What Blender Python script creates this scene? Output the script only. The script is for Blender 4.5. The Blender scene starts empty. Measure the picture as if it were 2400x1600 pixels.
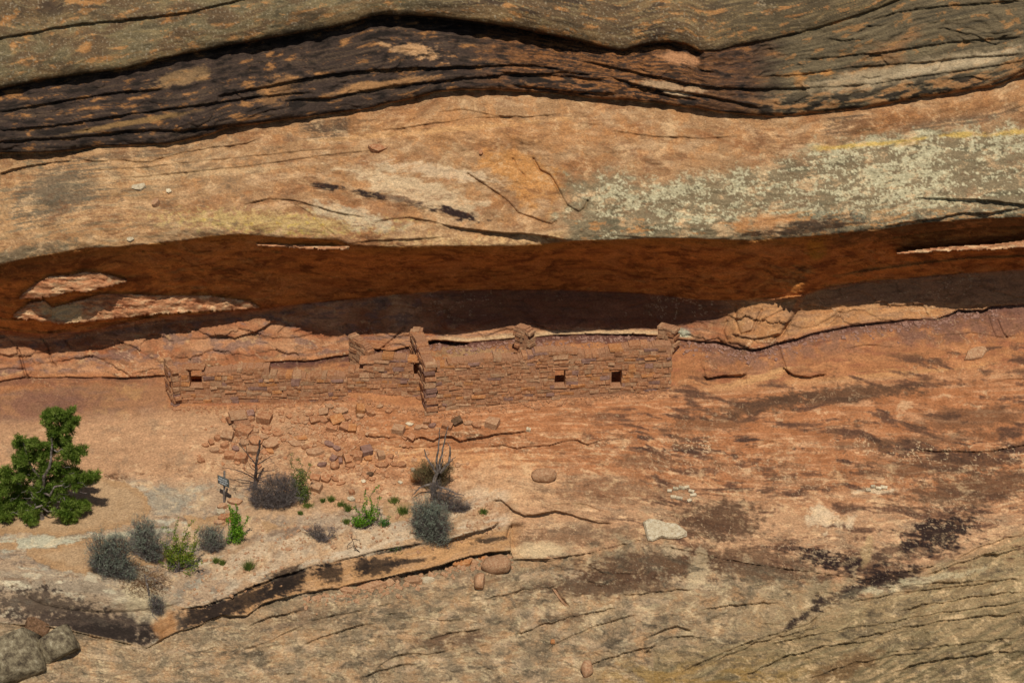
import bpy, math, random, time
import numpy as np
from mathutils import Vector, Matrix
T0 = time.time()
scene = bpy.context.scene
# ------------------------------------------------------------------ camera
W, H = 2352.0, 1568.0                 # working raster over the picture plane
FD = 4704.0                           # camera distance in raster units (60 m)
U = 30.0 / W                          # metres per raster unit at the reference distance
PITCH = math.radians(25)
CF = np.array([0, math.cos(PITCH), -math.sin(PITCH)])
CU = np.array([0, math.sin(PITCH), math.cos(PITCH)])
CR = np.array([1.0, 0, 0])
CAM = -FD * U * CF + np.array([0, 0, 12.0])
cam_data = bpy.data.cameras.new('camera')
cam = bpy.data.objects.new('camera', cam_data)
scene.collection.objects.link(cam)
scene.camera = cam
cam.location = CAM.tolist()
cam.rotation_euler = (math.radians(90) - PITCH, 0, 0)
cam_data.lens = 72.0
cam_data.sensor_width = 36.0
cam_data.clip_end = 500
# ------------------------------------------------------------------ light
SUN_EL, SUN_AZ = math.radians(58), math.radians(4.0)     # behind the camera, a little to the right
world = bpy.data.worlds.new('World'); scene.world = world
world.use_nodes = True
nt = world.node_tree
bg = nt.nodes['Background']
sky = nt.nodes.new('ShaderNodeTexSky')
sky.sky_type = 'NISHITA'; sky.sun_disc = False
sky.sun_elevation = SUN_EL
sky.sun_rotation = math.pi - SUN_AZ
nt.links.new(sky.outputs[0], bg.inputs[0])
bg.inputs[1].default_value = 0.07
sd = bpy.data.lights.new('sun', 'SUN'); sd.energy = 4.6; sd.angle = math.radians(0.55)
sd.color = (1.0, 0.95, 0.88)
sun = bpy.data.objects.new('sun', sd); scene.collection.objects.link(sun)
ldir = Vector((-math.sin(SUN_AZ) * math.cos(SUN_EL), math.cos(SUN_AZ) * math.cos(SUN_EL), -math.sin(SUN_EL)))
sun.rotation_euler = ldir.to_track_quat('-Z', 'Y').to_euler()
sun.location = (5, -40, 50)
scene.view_settings.view_transform = 'Standard'
scene.view_settings.look = 'None'
scene.view_settings.exposure = -0.12
scene.view_settings.gamma = 1.0
scene.view_settings.use_curve_mapping = False
scene.render.engine = 'CYCLES'
scene.cycles.max_bounces = 6
scene.cycles.diffuse_bounces = 6

# ------------------------------------------------------------------ helpers
rng = np.random.default_rng(7)
random.seed(11)
def P(x, y, d):
    """point seen at raster (x, y) and depth d (raster units behind the reference plane)"""
    x = np.asarray(x, float); y = np.asarray(y, float); d = np.asarray(d, float)
    k = (FD + d) / FD
    a = (x - W / 2) * k * U; b = (H / 2 - y) * k * U; c = (FD + d) * U
    return CAM + a[..., None] * CR + b[..., None] * CU + c[..., None] * CF
def ip(x, pts):
    p = np.array(pts, float)
    return np.interp(x, p[:, 0], p[:, 1])
def ss(a, b, x):
    t = np.clip((x - a) / (b - a), 0, 1)
    return t * t * (3 - 2 * t)
def _hash(ix, iy, seed):
    h = (ix * 374761393 + iy * 668265263 + seed * 974634777) & 0xffffffff
    h = ((h ^ (h >> 13)) * 1274126177) & 0xffffffff
    h = h ^ (h >> 16)
    h = (h * 2246822519) & 0xffffffff
    return h ^ (h >> 15)
_GA = np.arange(1024) * (2 * math.pi / 1024)
_GC, _GS = (np.cos(_GA) * 1.45).astype(np.float32), (np.sin(_GA) * 1.45).astype(np.float32)
_PR = np.random.default_rng(99).integers(0, 1024, 4096).astype(np.int32)
def gn(x, y, seed=0):
    x, y = np.broadcast_arrays(np.asarray(x, np.float32), np.asarray(y, np.float32))
    x0 = np.floor(x); y0 = np.floor(y)
    ix = x0.astype(np.int32) + np.int32(seed * 131 + 2048); iy = y0.astype(np.int32) + np.int32(seed * 57 + 1024)
    fx = x - x0; fy = y - y0
    ux = fx * fx * fx * (fx * (fx * 6 - 15) + 10); uy = fy * fy * fy * (fy * (fy * 6 - 15) + 10)
    p0 = _PR[ix & 4095]; p1 = _PR[(ix + 1) & 4095]; q0 = iy * 7 + (iy >> 9); q1 = q0 + 7
    def g(p, q, dx, dy):
        i = _PR[(p * 3 + q) & 4095]
        return _GC[i] * dx + _GS[i] * dy
    fx1 = fx - 1; fy1 = fy - 1
    a = g(p0, q0, fx, fy); b = g(p1, q0, fx1, fy)
    c = g(p0, q1, fx, fy1); e = g(p1, q1, fx1, fy1)
    return a + (b - a) * ux + (c - a) * uy + (a - b - c + e) * ux * uy
def fbm(x, y, o=4, seed=0, g=0.5):
    s = 0; a = 1; n = 0
    x = np.asarray(x, np.float32); y = np.asarray(y, np.float32)
    for k in range(o):
        s = s + a * gn(x + 17.3 * k, y - 9.1 * k, seed + k)
        x, y = (x * .8 + y * .6) * 2.03, (y * .8 - x * .6) * 2.03
        n += a; a *= g
    return s / n * 1.5
def sfb(x, y, o=4, seed=0, g=0.5):
    s = 0; a = 1; n = 0
    for k in range(o):
        s = s + a * gn(x * 2.03 ** k + 17.3 * k, y * 2.03 ** k - 9.1 * k, seed + k)
        n += a; a *= g
    return s / n * 1.5
def ridg(x, y, o=4, seed=0):
    s = 0; a = 1; n = 0
    for k in range(o):
        s = s + a * (1 - 2 * np.abs(gn(x + 7.3 * k, y, seed + k)))
        x, y = (x * .8 + y * .6) * 2.03, (y * .8 - x * .6) * 2.03
        n += a; a *= 0.5
    return s / n
def worley(x, y, seed=0):
    ix = np.floor(x).astype(np.int64); iy = np.floor(y).astype(np.int64)
    f1 = np.full(x.shape, 9.0); f2 = np.full(x.shape, 9.0); cid = np.zeros(x.shape, np.int64)
    cx = np.zeros(x.shape); cy = np.zeros(x.shape)
    for i in (-1, 0, 1):
        for j in (-1, 0, 1):
            h = _hash(ix + i, iy + j, seed)
            px = ix + i + (h & 0xffff) / 65536.0; py = iy + j + ((h >> 16) & 0xffff) / 65536.0
            d = np.hypot(px - x, py - y)
            m = d < f1
            f2 = np.where(m, f1, np.minimum(f2, d)); f1 = np.where(m, d, f1)
            cid = np.where(m, h, cid); cx = np.where(m, px, cx); cy = np.where(m, py, cy)
    return f1, f2, cid, x - cx, y - cy
def lin(h):
    c = np.array([int(h[i:i + 2], 16) for i in (0, 2, 4)]) / 255.0
    return np.where(c <= 0.04045, c / 12.92, ((c + 0.055) / 1.055) ** 2.4)
KALB = 0.70
def alb(h): return lin(h) * KALB
# ------------------------------------------------------------------ the cliff: depth field over a fine grid
STEP = 2.0
inx = np.arange(0, W + 1, STEP); iny = np.arange(0, H + 1, STEP)
def margin(n, first, g):
    s = first * g ** np.arange(n); return np.cumsum(s)
mx = margin(46, 3.0, 1.07); my = margin(40, 3.0, 1.08); mb = margin(36, 3.0, 1.08)
gx = np.concatenate([-mx[::-1], inx, inx[-1] + mx]); gy = np.concatenate([-my[::-1], iny, iny[-1] + mb])
NX, NY = len(gx), len(gy)
X, Y = np.meshgrid(gx, gy)
xs = gx

yB = ip(xs, [(-600,290),(0,205),(100,184),(280,160),(400,130),(500,110),(600,92),(700,76),(800,57),(850,40),(880,36),(940,37),(1000,40),(1100,52),(1176,63),(1250,78),(1301,88),(1376,106),(1420,117),(1440,114),(1476,103),(1536,96),(1575,101),(1606,117),(1640,118),(1696,105),(1776,90),(1876,65),(1951,42),(2026,15),(2066,0),(2352,-90),(2900,-200)])
yD = ip(xs, [(-600,380),(0,352),(100,352),(180,345),(230,337),(380,332),(430,322),(470,313),(520,295),(560,288),(640,278),(700,270),(800,256),(860,248),(900,236),(960,224),(1000,212),(1060,207),(1150,207),(1176,209),(1250,214),(1350,224),(1400,228),(1500,236),(1600,248),(1650,258),(1700,263),(1780,268),(1850,263),(1926,255),(2001,247),(2076,232),(2166,217),(2276,200),(2301,193),(2352,172),(2900,110)])
yF = ip(xs, [(-600,690),(0,609),(65,592),(125,582),(200,570),(275,567),(350,560),(425,552),(475,543),(550,538),(650,546),(780,552),(800,562),(850,566),(900,567),(1025,566),(1176,565),(1250,560),(1326,553),(1401,551),(1526,547),(1626,549),(1726,553),(1851,544),(1926,537),(2026,527),(2126,512),(2226,504),(2352,499),(2900,480)])
yH = ip(xs, [(-600,850),(0,760),(107,771),(200,760),(267,748),(373,729),(500,719),(600,710),(700,699),(800,689),(900,678),(1000,670),(1150,666),(1300,667),(1400,671),(1500,677),(1600,690),(1700,692),(1780,688),(1840,680),(1896,662),(1976,650),(2176,632),(2352,620),(2900,600)])
yI = ip(xs, [(-600,890),(0,796),(40,787),(107,785),(187,777),(293,753),(400,745),(493,733),(587,727),(627,734),(675,745),(750,760),(850,765),(995,767),(1216,762),(1301,765),(1376,762),(1450,755),(1526,745),(1641,732),(1676,722),(1701,706),(1741,700),(1836,704),(1851,712),(1951,707),(2126,693),(2201,700),(2352,685),(2900,660)])
yJ = ip(xs, [(-600,930),(0,875),(53,865),(99,867),(165,865),(243,867),(293,868),(376,862),(440,850),(511,844),(545,838),(598,834),(662,829),(704,828),(747,823),(804,813),(838,799),(860,801),(902,806),(949,794),(998,782),(1072,787),(1178,777),(1215,776),(1271,770),(1300,767),(1368,767),(1453,768),(1507,771),(1547,776),(1605,783),(1650,785),(1691,797),(1725,802),(1762,797),(1789,788),(1830,778),(1860,767),(1920,754),(1995,743),(2089,734),(2149,733),(2182,722),(2201,712),(2257,714),(2276,704),(2352,699),(2900,690)])
yJ = np.maximum(yJ, yI + 4)
yK = ip(xs, [(-600,1010),(0,960),(380,932),(600,930),(800,918),(1000,935),(1200,918),(1500,897),(1800,870),(2100,850),(2352,840),(2900,820)])
yM = ip(xs, [(-600,1180),(0,1130),(400,1080),(800,1000),(1000,1005),(1200,995),(1400,1005),(1800,1030),(2352,1040),(2900,1000)])
yU = ip(xs, [(-600,1330),(0,1330),(200,1330),(300,1345),(360,1375),(430,1392),(500,1380),(590,1335),(700,1300),(811,1277),(946,1248),(1050,1228),(1172,1203),(1300,1195),(1500,1200),(1700,1230),(1900,1260),(2100,1230),(2352,1170),(2900,1080)])
yN = ip(xs, [(-600,1450),(0,1430),(130,1440),(338,1487),(402,1452),(455,1435),(510,1413),(568,1412),(603,1385),(672,1366),(707,1359),(761,1351),(780,1351),(811,1341),(868,1329),(926,1316),(981,1306),(1018,1295),(1056,1282),(1111,1271),(1173,1264),(1178,1283),(1265,1282),(1356,1268),(1391,1258),(1471,1240),(1700,1290),(2000,1330),(2352,1250),(2900,1160)])
dF = -60.0
SL = 1.54
Sh = lambda yy, xx=None: dF + SL * (yy - yF)
dI = Sh(yI)
dH = np.where(xs < 600, Sh(yH) - 6, dI - 5)
w_ = ss(560, 720, xs); dH = (1 - w_) * (Sh(yH) - 6) + w_ * (dI - 5)
dJ = dI - 0.30 * (yJ - yI)
dK = ip(xs, [(-600,150),(0,115),(380,115),(1000,104),(1500,125),(1800,100),(2100,125),(2352,140),(2900,150)])
dM = ip(xs, [(-600,-90),(0,-97),(400,-63),(650,10),(800,45),(1000,48),(1400,55),(1800,-7),(2352,0),(2900,10)])
dU = ip(xs, [(-600,-337),(0,-337),(330,-345),(500,-330),(600,-300),(800,-218),(1000,-150),(1172,-115),(1400,-85),(1700,-125),(2000,-125),(2352,-90),(2900,-60)])
dN = dU - 0.15 * (yN - yU) - ss(1175, 1500, xs) * 0.4 * (yN - yU)
yQ = np.full(NX, 1568.0) + 10; dQ = dN - (0.68 - 0.2 * ss(1200, 2300, xs)) * (yQ - yN)
o = np.ones(NX)
L = [(-900 * o, 560 * o), (-300 * o, 170 * o), (-60 * o, 55 * o), (yB - 55, 4 + 0 * o), (yB, 6 * o), (yD - 40, 0 * o), (yD, 12 * o),
     (yD * .55 + yF * .45, -22 * o), (yF - 22, -63 * o), (yF, (dF) * o),
     (yF + 3, (dF + 9) * o), (yF * .5 + yH * .5, dF + (dH - dF) * .56), (yH, dH), (yH + 3, dI - 3), (yI, dI), (yJ, dJ), (yK, dK), (yM, dM), (yU - 20, dU + 10), (yU + 4, dU - 2),
     (yN, dN), (yQ, dQ), (yQ + 400, dQ - 150), (yQ + 1500, dQ - 500)]
# keep every column monotonic
LY = np.array([l[0] for l in L]); LD = np.array([l[1] for l in L])
for k in range(1, len(LY)): LY[k] = np.maximum(LY[k], LY[k - 1] + 0.5)
KB, KD, KF, KH, KI, KJ, KK, KM, KU, KN = 4, 6, 9, 12, 14, 15, 16, 17, 19, 20
D = np.zeros((NY, NX)); SEG = np.zeros((NY, NX)); V = np.zeros((NY, NX))
VB = np.cumsum(np.concatenate([[0], np.maximum(np.mean(np.diff(LY, axis=0), axis=1), 1)]))
for k in range(len(LY) - 1):
    t = (Y - LY[k]) / (LY[k + 1] - LY[k]); m = (t >= 0) & (t < 1)
    D = np.where(m, LD[k] + (LD[k + 1] - LD[k]) * t, D)
    SEG = np.where(m, k + t, SEG)
    V = np.where(m, VB[k] + (VB[k + 1] - VB[k]) * t, V)
def blur(A, s, axis):
    r = int(3 * s) + 1; kx = np.exp(-0.5 * (np.arange(-r, r + 1) / s) ** 2); kx /= kx.sum()
    pad = [(0, 0), (0, 0)]; pad[axis] = (r, r)
    Q = np.pad(A, pad, mode='edge'); out = np.zeros_like(A)
    for i, wv in enumerate(kx):
        out += wv * (Q[i:i + A.shape[0], :] if axis == 0 else Q[:, i:i + A.shape[1]])
    return out
D1 = blur(blur(D, 2.0, 0), 4.0, 1)
D2 = blur(blur(D, 9.0, 0), 12.0, 1)
wfar = np.maximum(ss(KK, KK + .6, SEG) * (1 - ss(KU - 1.2, KU - .6, SEG)), ss(KN + .25, KN + .6, SEG))
wfar = np.maximum(wfar, 1 - ss(KB - 1.2, KB - .6, SEG))
wfar = np.maximum(wfar, ss(KD + .3, KD + .6, SEG) * (1 - ss(KD + 1.3, KD + 1.7, SEG)))
D = D1 * (1 - wfar) + D2 * wfar
SS_ = dF + SL * (Y - yF)              # depth at which the brow's shadow just reaches
# warped coordinates for noise
wx = fbm(X / 260, Y / 200, 3, 3) * 40; wy = fbm(X / 260 + 5, Y / 200, 3, 9) * 26
XW, YW, VW = X + wx, Y + wy, V + wy * .7
seg = lambda a, b, s=.25: ss(a - s, a, SEG) * (1 - ss(b, b + s, SEG))
r_top = seg(-1, KB, .05); r_band = seg(KB, KD, .05); r_face = seg(KD, KF, .05)
r_ceil = seg(KF, KH, .05); r_wall = seg(KH, KJ, .05); r_floor = seg(KJ, KM, .2)
r_slick = seg(KM, KU, .2); r_front = seg(KU, KN, .03); r_low = seg(KN, 30, .03)
inner = 1.0
# the lit craggy rock under the brow
def patch(D, top, bot, slope, back, x0, x1):
    yt = np.interp(xs, *np.array(top, float).T); yb = np.interp(xs, *np.array(bot, float).T)
    e_ = fbm(X / 17, Y / 11, 4, 171, .65) * 5
    m = (X >= x0) & (X <= x1) & (Y >= yt) & (Y <= yb + 2 + e_ * .9)
    return np.where(m, np.minimum(SS_ - slope * (Y - yt), D), D), m
shade_off = ss(640, 560, X) * r_ceil * ss(3, 14, Y - yF) * (1 - ss(-10, 0, Y - yH))
D = np.where(shade_off > 0, D * (1 - shade_off) + np.maximum(D, SS_ + 12) * shade_off, D)
gtop = np.interp(xs, [1850, 1916, 1976, 2126, 2226, 2352, 2900], [590, 564, 554, 534, 523, 519, 500])
mG = (X > 1880) & (Y > gtop) & (Y < gtop + 70)
D = D + np.where(mG, 55 * np.exp(-(Y - gtop) / 40) * ss(1890, 1980, X), 0)
jag = fbm(X / 22, Y / 22, 3, 71) * 3
A_top = [(45,681),(80,652),(112,636),(160,632),(192,625),(227,627),(253,632),(290,643)]
A_bot = [(45,683),(80,684),(128,678),(160,668),(208,668),(267,652),(290,645)]
B_top = [(32,721),(69,695),(104,691),(120,706),(187,689),(227,676),(288,675),(373,680),(480,679),(573,692),(595,705)]
B_bot = [(32,729),(80,733),(133,742),(187,738),(253,731),(320,724),(400,718),(507,711),(595,707)]
mP = np.zeros(D.shape, bool)
for tp, bt, sl, a, b in ((A_top, A_bot, 1.15, 45, 290), (B_top, B_bot, 1.1, 32, 595),
        ([(590,560),(640,561),(700,564),(780,565),(803,566)], [(590,561),(650,566),(720,571),(780,572),(803,569)], 1.6, 590, 803),
        ([(2060,579),(2161,567),(2286,560),(2400,545)], [(2060,582),(2161,575),(2286,572),(2400,560)], 1.6, 2060, 2420)):
    D, m = patch(D, tp, bt, sl, 0, a, b); mP |= m

q_ = np.interp(Y, [540, 600, 660, 712], [1945, 1905, 1868, 1832])
D = D - r_ceil * 34 * np.exp(-((X - q_ + 26) / 24) ** 2) * ss(545, 600, Y) - (r_ceil + r_wall) * 18 * ss(q_ - 2, q_ - 18, X) * ss(q_ - 150, q_ - 40, X) * ss(600, 660, Y) * ss(790, 720, Y)
# ---- lips: sharp undercut edges
def lip(pts, amp, Ldec, bul=0, Lb=30, jagA=2.0, seed=0, taper=30):
    global D
    bul *= 1.6
    p = np.array(pts, float); x0, x1 = p[0, 0], p[-1, 0]
    i0, i1 = np.searchsorted(gx, x0 - 1), np.searchsorted(gx, x1 + 1)
    if i1 - i0 < 2: return
    xx = gx[i0:i1]
    yy = np.interp(xx, p[:, 0], p[:, 1]) + jagA * 1.3 * fbm(xx / 41 + seed * 3.1, xx * 0 + seed + .37, 4, 100 + seed)
    a = np.interp(xx, *np.array(amp, float).T) if isinstance(amp, list) else np.full(len(xx), float(amp))
    tp = np.clip(np.minimum((xx - x0) / taper, (x1 - xx) / taper), 0, 1) ** .6 if taper else 1.0
    a = a * tp * (0.8 + 0.35 * gn(xx / 30, xx * 0 + seed, 200 + seed))
    dy = Y[:, i0:i1] - yy
    ramp = np.clip(dy / (1.5 * STEP) + .5, 0, 1)
    D[:, i0:i1] += ramp * (a * 1.3 + (bul * .5 if seed <= 20 else 0)) * np.exp(-np.clip(dy, 0, None) / Ldec)
    if bul:
        tt = np.clip(dy, None, 0) / Lb
        rd_ = seed <= 20 and seed not in (3, 4)
        if rd_: bul *= 1.5; tt = tt * .65
        D[:, i0:i1] -= (1 - ramp) * bul * tp * (np.exp(tt) - (1.2 * np.exp(tt * 3.6) if rd_ else 0))
ex = lambda yv, step=6: [(a, b) for a, b in zip(xs[::step], yv[::step])]
lip(ex(yB, 2), [(-600,30),(0,31),(280,27),(400,31),(600,50),(800,38),(880,55),(1000,82),(1176,78),(1300,66),(1376,36),(1410,10),(1440,26),(1536,36),(1600,26),(1618,3),(2900,3)], 60, 5, 18, 1.2, 1, 0)
lip(ex(yD, 2), [(-600,30),(0,36),(150,34),(220,8),(380,8),(450,14),(520,24),(600,26),(700,18),(800,14),(900,14),(950,24),(1000,30),(1100,30),(1200,26),(1300,24),(1400,26),(1500,32),(1600,28),(1700,16),(1780,6),(1900,4),(2000,4),(2150,18),(2250,12),(2352,16),(2900,10)], 45, 6, 14, 1.6, 2, 0)
lip(ex(yJ, 2), [(-600,4),(0,3),(230,4),(250,12),(370,13),(390,4),(500,5),(600,8),(740,8),(830,8),(950,8),(990,30),(1066,28),(1078,3),(1260,3),(1280,9),(1300,9),(1315,3),(1590,4),(1620,12),(1680,15),(1740,18),(1790,14),(1860,9),(1920,8),(2000,10),(2089,5),(2170,5),(2190,20),(2257,18),(2280,8),(2900,8)], 16, 3, 10, 1.5, 3, 0)
lip(ex(yN, 2)[:], [(-600,3),(338,3),(402,9),(500,14),(600,16),(700,14),(800,18),(868,24),(926,32),(981,36),(1018,46),(1056,40),(1111,38),(1160,36),(1172,30),(1180,6),(1300,6),(1400,3),(1480,0),(2900,0)], 26, 4, 16, 1.5, 4, 0)
lip([(0,88),(60,78),(125,65),(190,55),(250,50),(330,42),(430,30),(550,0),(600,-10)], 9, 30, 3, 12, 1.5, 5, 0)
# layered bands of the dark cliff
lip([(500,222),(590,205),(650,192),(710,180),(780,170),(850,162),(930,158),(1000,157),(1100,153),(1176,150),(1230,150),(1290,160)], [(500,4),(600,9),(850,13),(1000,12),(1290,8)], 30, 4, 10, 1.5, 6)
lip([(0,258),(125,236),(250,215),(380,205)], 8, 22, 3, 10, 1.2, 7)
lip([(0,300),(125,290),(300,262),(450,243),(600,221),(720,212)], 8, 20, 3, 9, 1.2, 8)
lip([(0,325),(150,318),(300,300),(420,300),(560,284)], 7, 14, 3, 9, 1.2, 9)
lip([(650,232),(760,225),(860,205),(950,192),(1080,180),(1176,170),(1300,175),(1400,188)], 9, 14, 3, 9, 1.5, 10)
lip([(1150,166),(1230,172),(1300,166),(1360,172)], 10, 10, 2, 9, 1.5, 11)
lip([(1340,140),(1420,158),(1486,172),(1560,188),(1626,200),(1741,206),(1850,202)], [(1340,10),(1626,12),(1850,3)], 22, 4, 10, 1.5, 12)
lip([(1400,175),(1480,200),(1560,212),(1620,222),(1690,235),(1750,250)], 10, 14, 3, 10, 2, 13)
lip([(1440,196),(1520,215),(1600,228)], 10, 14, 3, 10, 2, 14)
lip([(1176,196),(1260,205),(1350,214),(1420,215)], 8, 10, 3, 8, 2, 15)
lip([(1740,178),(1850,170),(1960,155),(2126,143),(2230,132),(2352,125)], 5, 22, 2, 9, 1.2, 16)
lip([(1850,138),(1980,125),(2050,118),(2200,95),(2352,85)], 5, 24, 2, 9, 1.2, 17)
lip([(1800,205),(1900,200),(2000,195),(2100,178),(2200,165),(2352,140)], 5, 20, 2, 9, 1.2, 18)
lip([(2005,45),(2080,25),(2160,15),(2220,12),(2300,5),(2352,2)], 5, 20, 2, 9, 1.2, 19)
lip([(2295,3),(2330,6)], 14, 8, 0, 9, 1, 20)
# left lower crack under the dark band
lip([(0,398),(30,388),(80,379),(130,372),(168,367)], [(0,14),(100,10),(168,5)], 26, 4, 12, 1.5, 21, 10)
lip([(172,362),(215,371),(270,366),(305,371),(345,373),(372,362),(420,350),(470,341),(560,330),(610,316)], 5, 18, 2, 9, 2, 22)
# cracks of the brow face
lip([(800,560),(850,553),(900,551),(960,548),(1010,545)], 4, 10, 2, 8, 1, 23)
lip([(1010,513),(1040,521),(1100,529),(1150,535),(1200,537),(1250,542),(1300,552),(1335,558)], [(1010,6),(1100,12),(1200,20),(1280,18),(1335,5)], 50, 5, 12, 1, 24)
lip([(850,510),(890,504),(940,498),(985,507),(1012,514)], 5, 22, 2, 10, 1.2, 25)
lip([(2090,452),(2150,455),(2220,458),(2290,462),(2352,470),(2500,480)], [(2090,4),(2300,14),(2500,14)], 30, 4, 12, 1.5, 26)
lip([(1400,540),(1480,545),(1560,549),(1640,552)], 4, 8, 2, 8, 1.5, 27)
lip([(2030,520),(2120,507),(2200,492),(2280,488),(2352,478)], 10, 20, 3, 10, 2.5, 28)
lip([(250,412),(400,398),(560,382),(720,360),(860,344)], 3.5, 14, 2, 9, 1, 61)
lip([(200,392),(330,384),(480,368),(640,352),(760,340)], 3, 12, 2, 9, 1, 62)
lip([(560,470),(620,455),(690,462),(760,485),(850,500)], 4, 20, 3, 14, 1.5, 63)
lip([(880,300),(980,286),(1080,272),(1180,268)], 3.5, 16, 2, 10, 1.5, 64)
lip([(1400,300),(1500,312),(1620,318),(1700,312)], 3.5, 16, 2, 10, 1.5, 65)
lip([(1000,258),(1060,252),(1120,262),(1200,270),(1290,262)], 4, 12, 2, 8, 2, 66)
# back wall
lip([(486,752),(495,769),(515,771),(540,776),(560,768),(585,763),(606,753),(622,741),(636,732)], [(486,5),(540,9),(560,13),(600,13),(636,9)], 14, 3, 10, 2, 29, 8)
lip([(412,750),(440,760)], 8, 12, 0, 8, 1, 30, 6)
lip([(168,788),(175,800),(205,798),(250,792)], 6, 12, 2, 8, 1.5, 31, 6)
lip([(0,812),(20,815),(40,811)], 6, 16, 2, 8, 1, 32, 0)
lip([(0,848),(20,844),(40,846),(58,845)], 6, 16, 2, 8, 1, 33, 0)
lip([(672,762),(690,756),(716,756)], 5, 12, 2, 8, 1, 34, 6)
lip([(1860,770),(1905,759),(1960,748),(2010,742),(2080,735)], 5, 9, 1, 8, 1.5, 35)
lip([(1680,768),(1705,774),(1735,777),(1760,775),(1790,765)], 9, 12, 3, 10, 1.5, 36, 10)
lip([(1650,785),(1690,772),(1700,770)], 5, 8, 0, 8, 1.5, 37, 8)
lip([(1612,862),(1628,869),(1664,863),(1700,863),(1716,858)], 10, 14, 6, 20, 1.5, 110, 8)
lip([(1792,800),(1800,845),(1822,862),(1860,866),(1900,858)], 8, 14, 5, 20, 1.5, 111, 8)
lip([(1930,800),(1990,792),(2060,796)], 4, 12, 2, 10, 2, 112)
lip([(2150,770),(2230,764),(2300,772),(2352,768)], 4, 12, 2, 10, 2, 113)
# red bedrock below the walls
lip([(836,999),(862,1004),(881,1002),(917,1003)], 9, 26, 3, 14, 1.5, 38, 12)
lip([(917,1001),(949,1008),(968,1003),(996,1011),(1010,1003),(1038,1002),(1057,1012),(1083,1007),(1121,1002),(1134,996),(1178,994),(1210,989)], [(917,9),(1000,12),(1060,14),(1210,9)], 30, 4, 16, 1.5, 39, 14)
lip([(894,1026),(934,1027),(987,1026),(1019,1018),(1060,1014)], 7, 20, 3, 12, 1.2, 40)
lip([(1100,1026),(1156,1022),(1188,1030),(1220,1025),(1262,1022),(1292,1012),(1326,1010),(1350,1019),(1396,1006)], 7, 24, 3, 14, 1.8, 41)
lip([(2107,1032),(2170,1035),(2230,1037),(2280,1035),(2352,1022),(2450,1010)], 7, 26, 3, 14, 1.5, 42)
lip([(1690,1030),(1740,1025),(1770,1012),(1800,1018)], 5, 16, 2, 12, 1.5, 43)
lip([(2260,880),(2310,872),(2352,870),(2400,868)], 5, 14, 2, 10, 1.5, 44)
# bedding seam on the pale slickrock
lip([(1127,1150),(1150,1149),(1165,1160),(1178,1172),(1205,1183),(1245,1178),(1275,1173),(1310,1182),(1335,1190),(1380,1201),(1410,1202)], [(1127,3),(1180,9),(1260,12),(1310,8),(1410,3)], 26, 5, 20, 1.8, 45, 14)
lip([(1255,1162),(1280,1157),(1330,1155),(1350,1158),(1380,1172),(1402,1174)], 4, 20, 2, 14, 1.2, 46)
lip([(1020,1242),(1041,1236),(1070,1227),(1111,1217),(1136,1206),(1145,1198)], 14, 20, 5, 16, 1.2, 47, 8)
lip([(760,1292),(811,1279),(870,1264),(930,1252),(985,1246)], 6, 16, 4, 14, 1.5, 70)
lip([(410,1400),(470,1388),(530,1370),(590,1342),(660,1318),(720,1300)], 6, 20, 4, 18, 2, 71)
D += 26 * (X > 1173) * np.exp(-np.clip(X - 1173, 0, None) / 30) * ss(1196, 1212, Y) * (1 - ss(1262, 1282, Y))
# slabs and swirls of the lower rock
lip([(1470,1473),(1500,1456),(1527,1444),(1556,1437),(1580,1445),(1592,1450)], [(1470,6),(1530,10),(1592,5)], 16, 4, 16, 1.2, 48, 12)
lip([(1478,1500),(1510,1474),(1545,1462),(1590,1460),(1612,1464)], 7, 16, 3, 12, 1.2, 49, 10)
lip([(860,1537),(880,1521),(905,1505),(925,1501),(980,1500),(1030,1494)], [(860,5),(920,8),(1030,3)], 24, 3, 16, 1.5, 50, 14)
lip([(520,1505),(560,1490),(620,1470),(680,1440),(760,1412),(840,1400)], 4, 24, 3, 16, 2.5, 51)
lip([(1760,1480),(1850,1460),(1950,1440),(2050,1428),(2130,1410),(2352,1380)], 6, 22, 3, 14, 2.5, 52)
lip([(1950,1384),(2010,1372),(2050,1362),(2150,1352),(2230,1342),(2352,1325)], 7, 20, 3, 14, 2.5, 53)
lip([(2020,1350),(2130,1340),(2200,1336),(2300,1332)], 5, 18, 2, 14, 2.5, 54)
lip([(1560,1545),(1640,1505),(1700,1480),(1780,1455),(1860,1430),(1900,1395)], 5, 22, 3, 16, 3, 55)
lip([(2020,1500),(2100,1490),(2200,1478),(2352,1462)], 5, 18, 3, 14, 2.5, 56)
lip([(935,960+455),(985,1420),(1040,1425),(1062,1420)], 6, 12, 3, 12, 2.5, 57)
lip([(440,1500),(470,1494),(500,1482)], 5, 12, 2, 12, 1, 58)
lip([(610,1556),(640,1545),(690,1548)], 5, 12, 2, 12, 1, 59)
lip([(1290,1290),(1330,1284),(1390,1318),(1450,1316),(1500,1310)], 3, 14, 2, 12, 2, 60)

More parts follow.
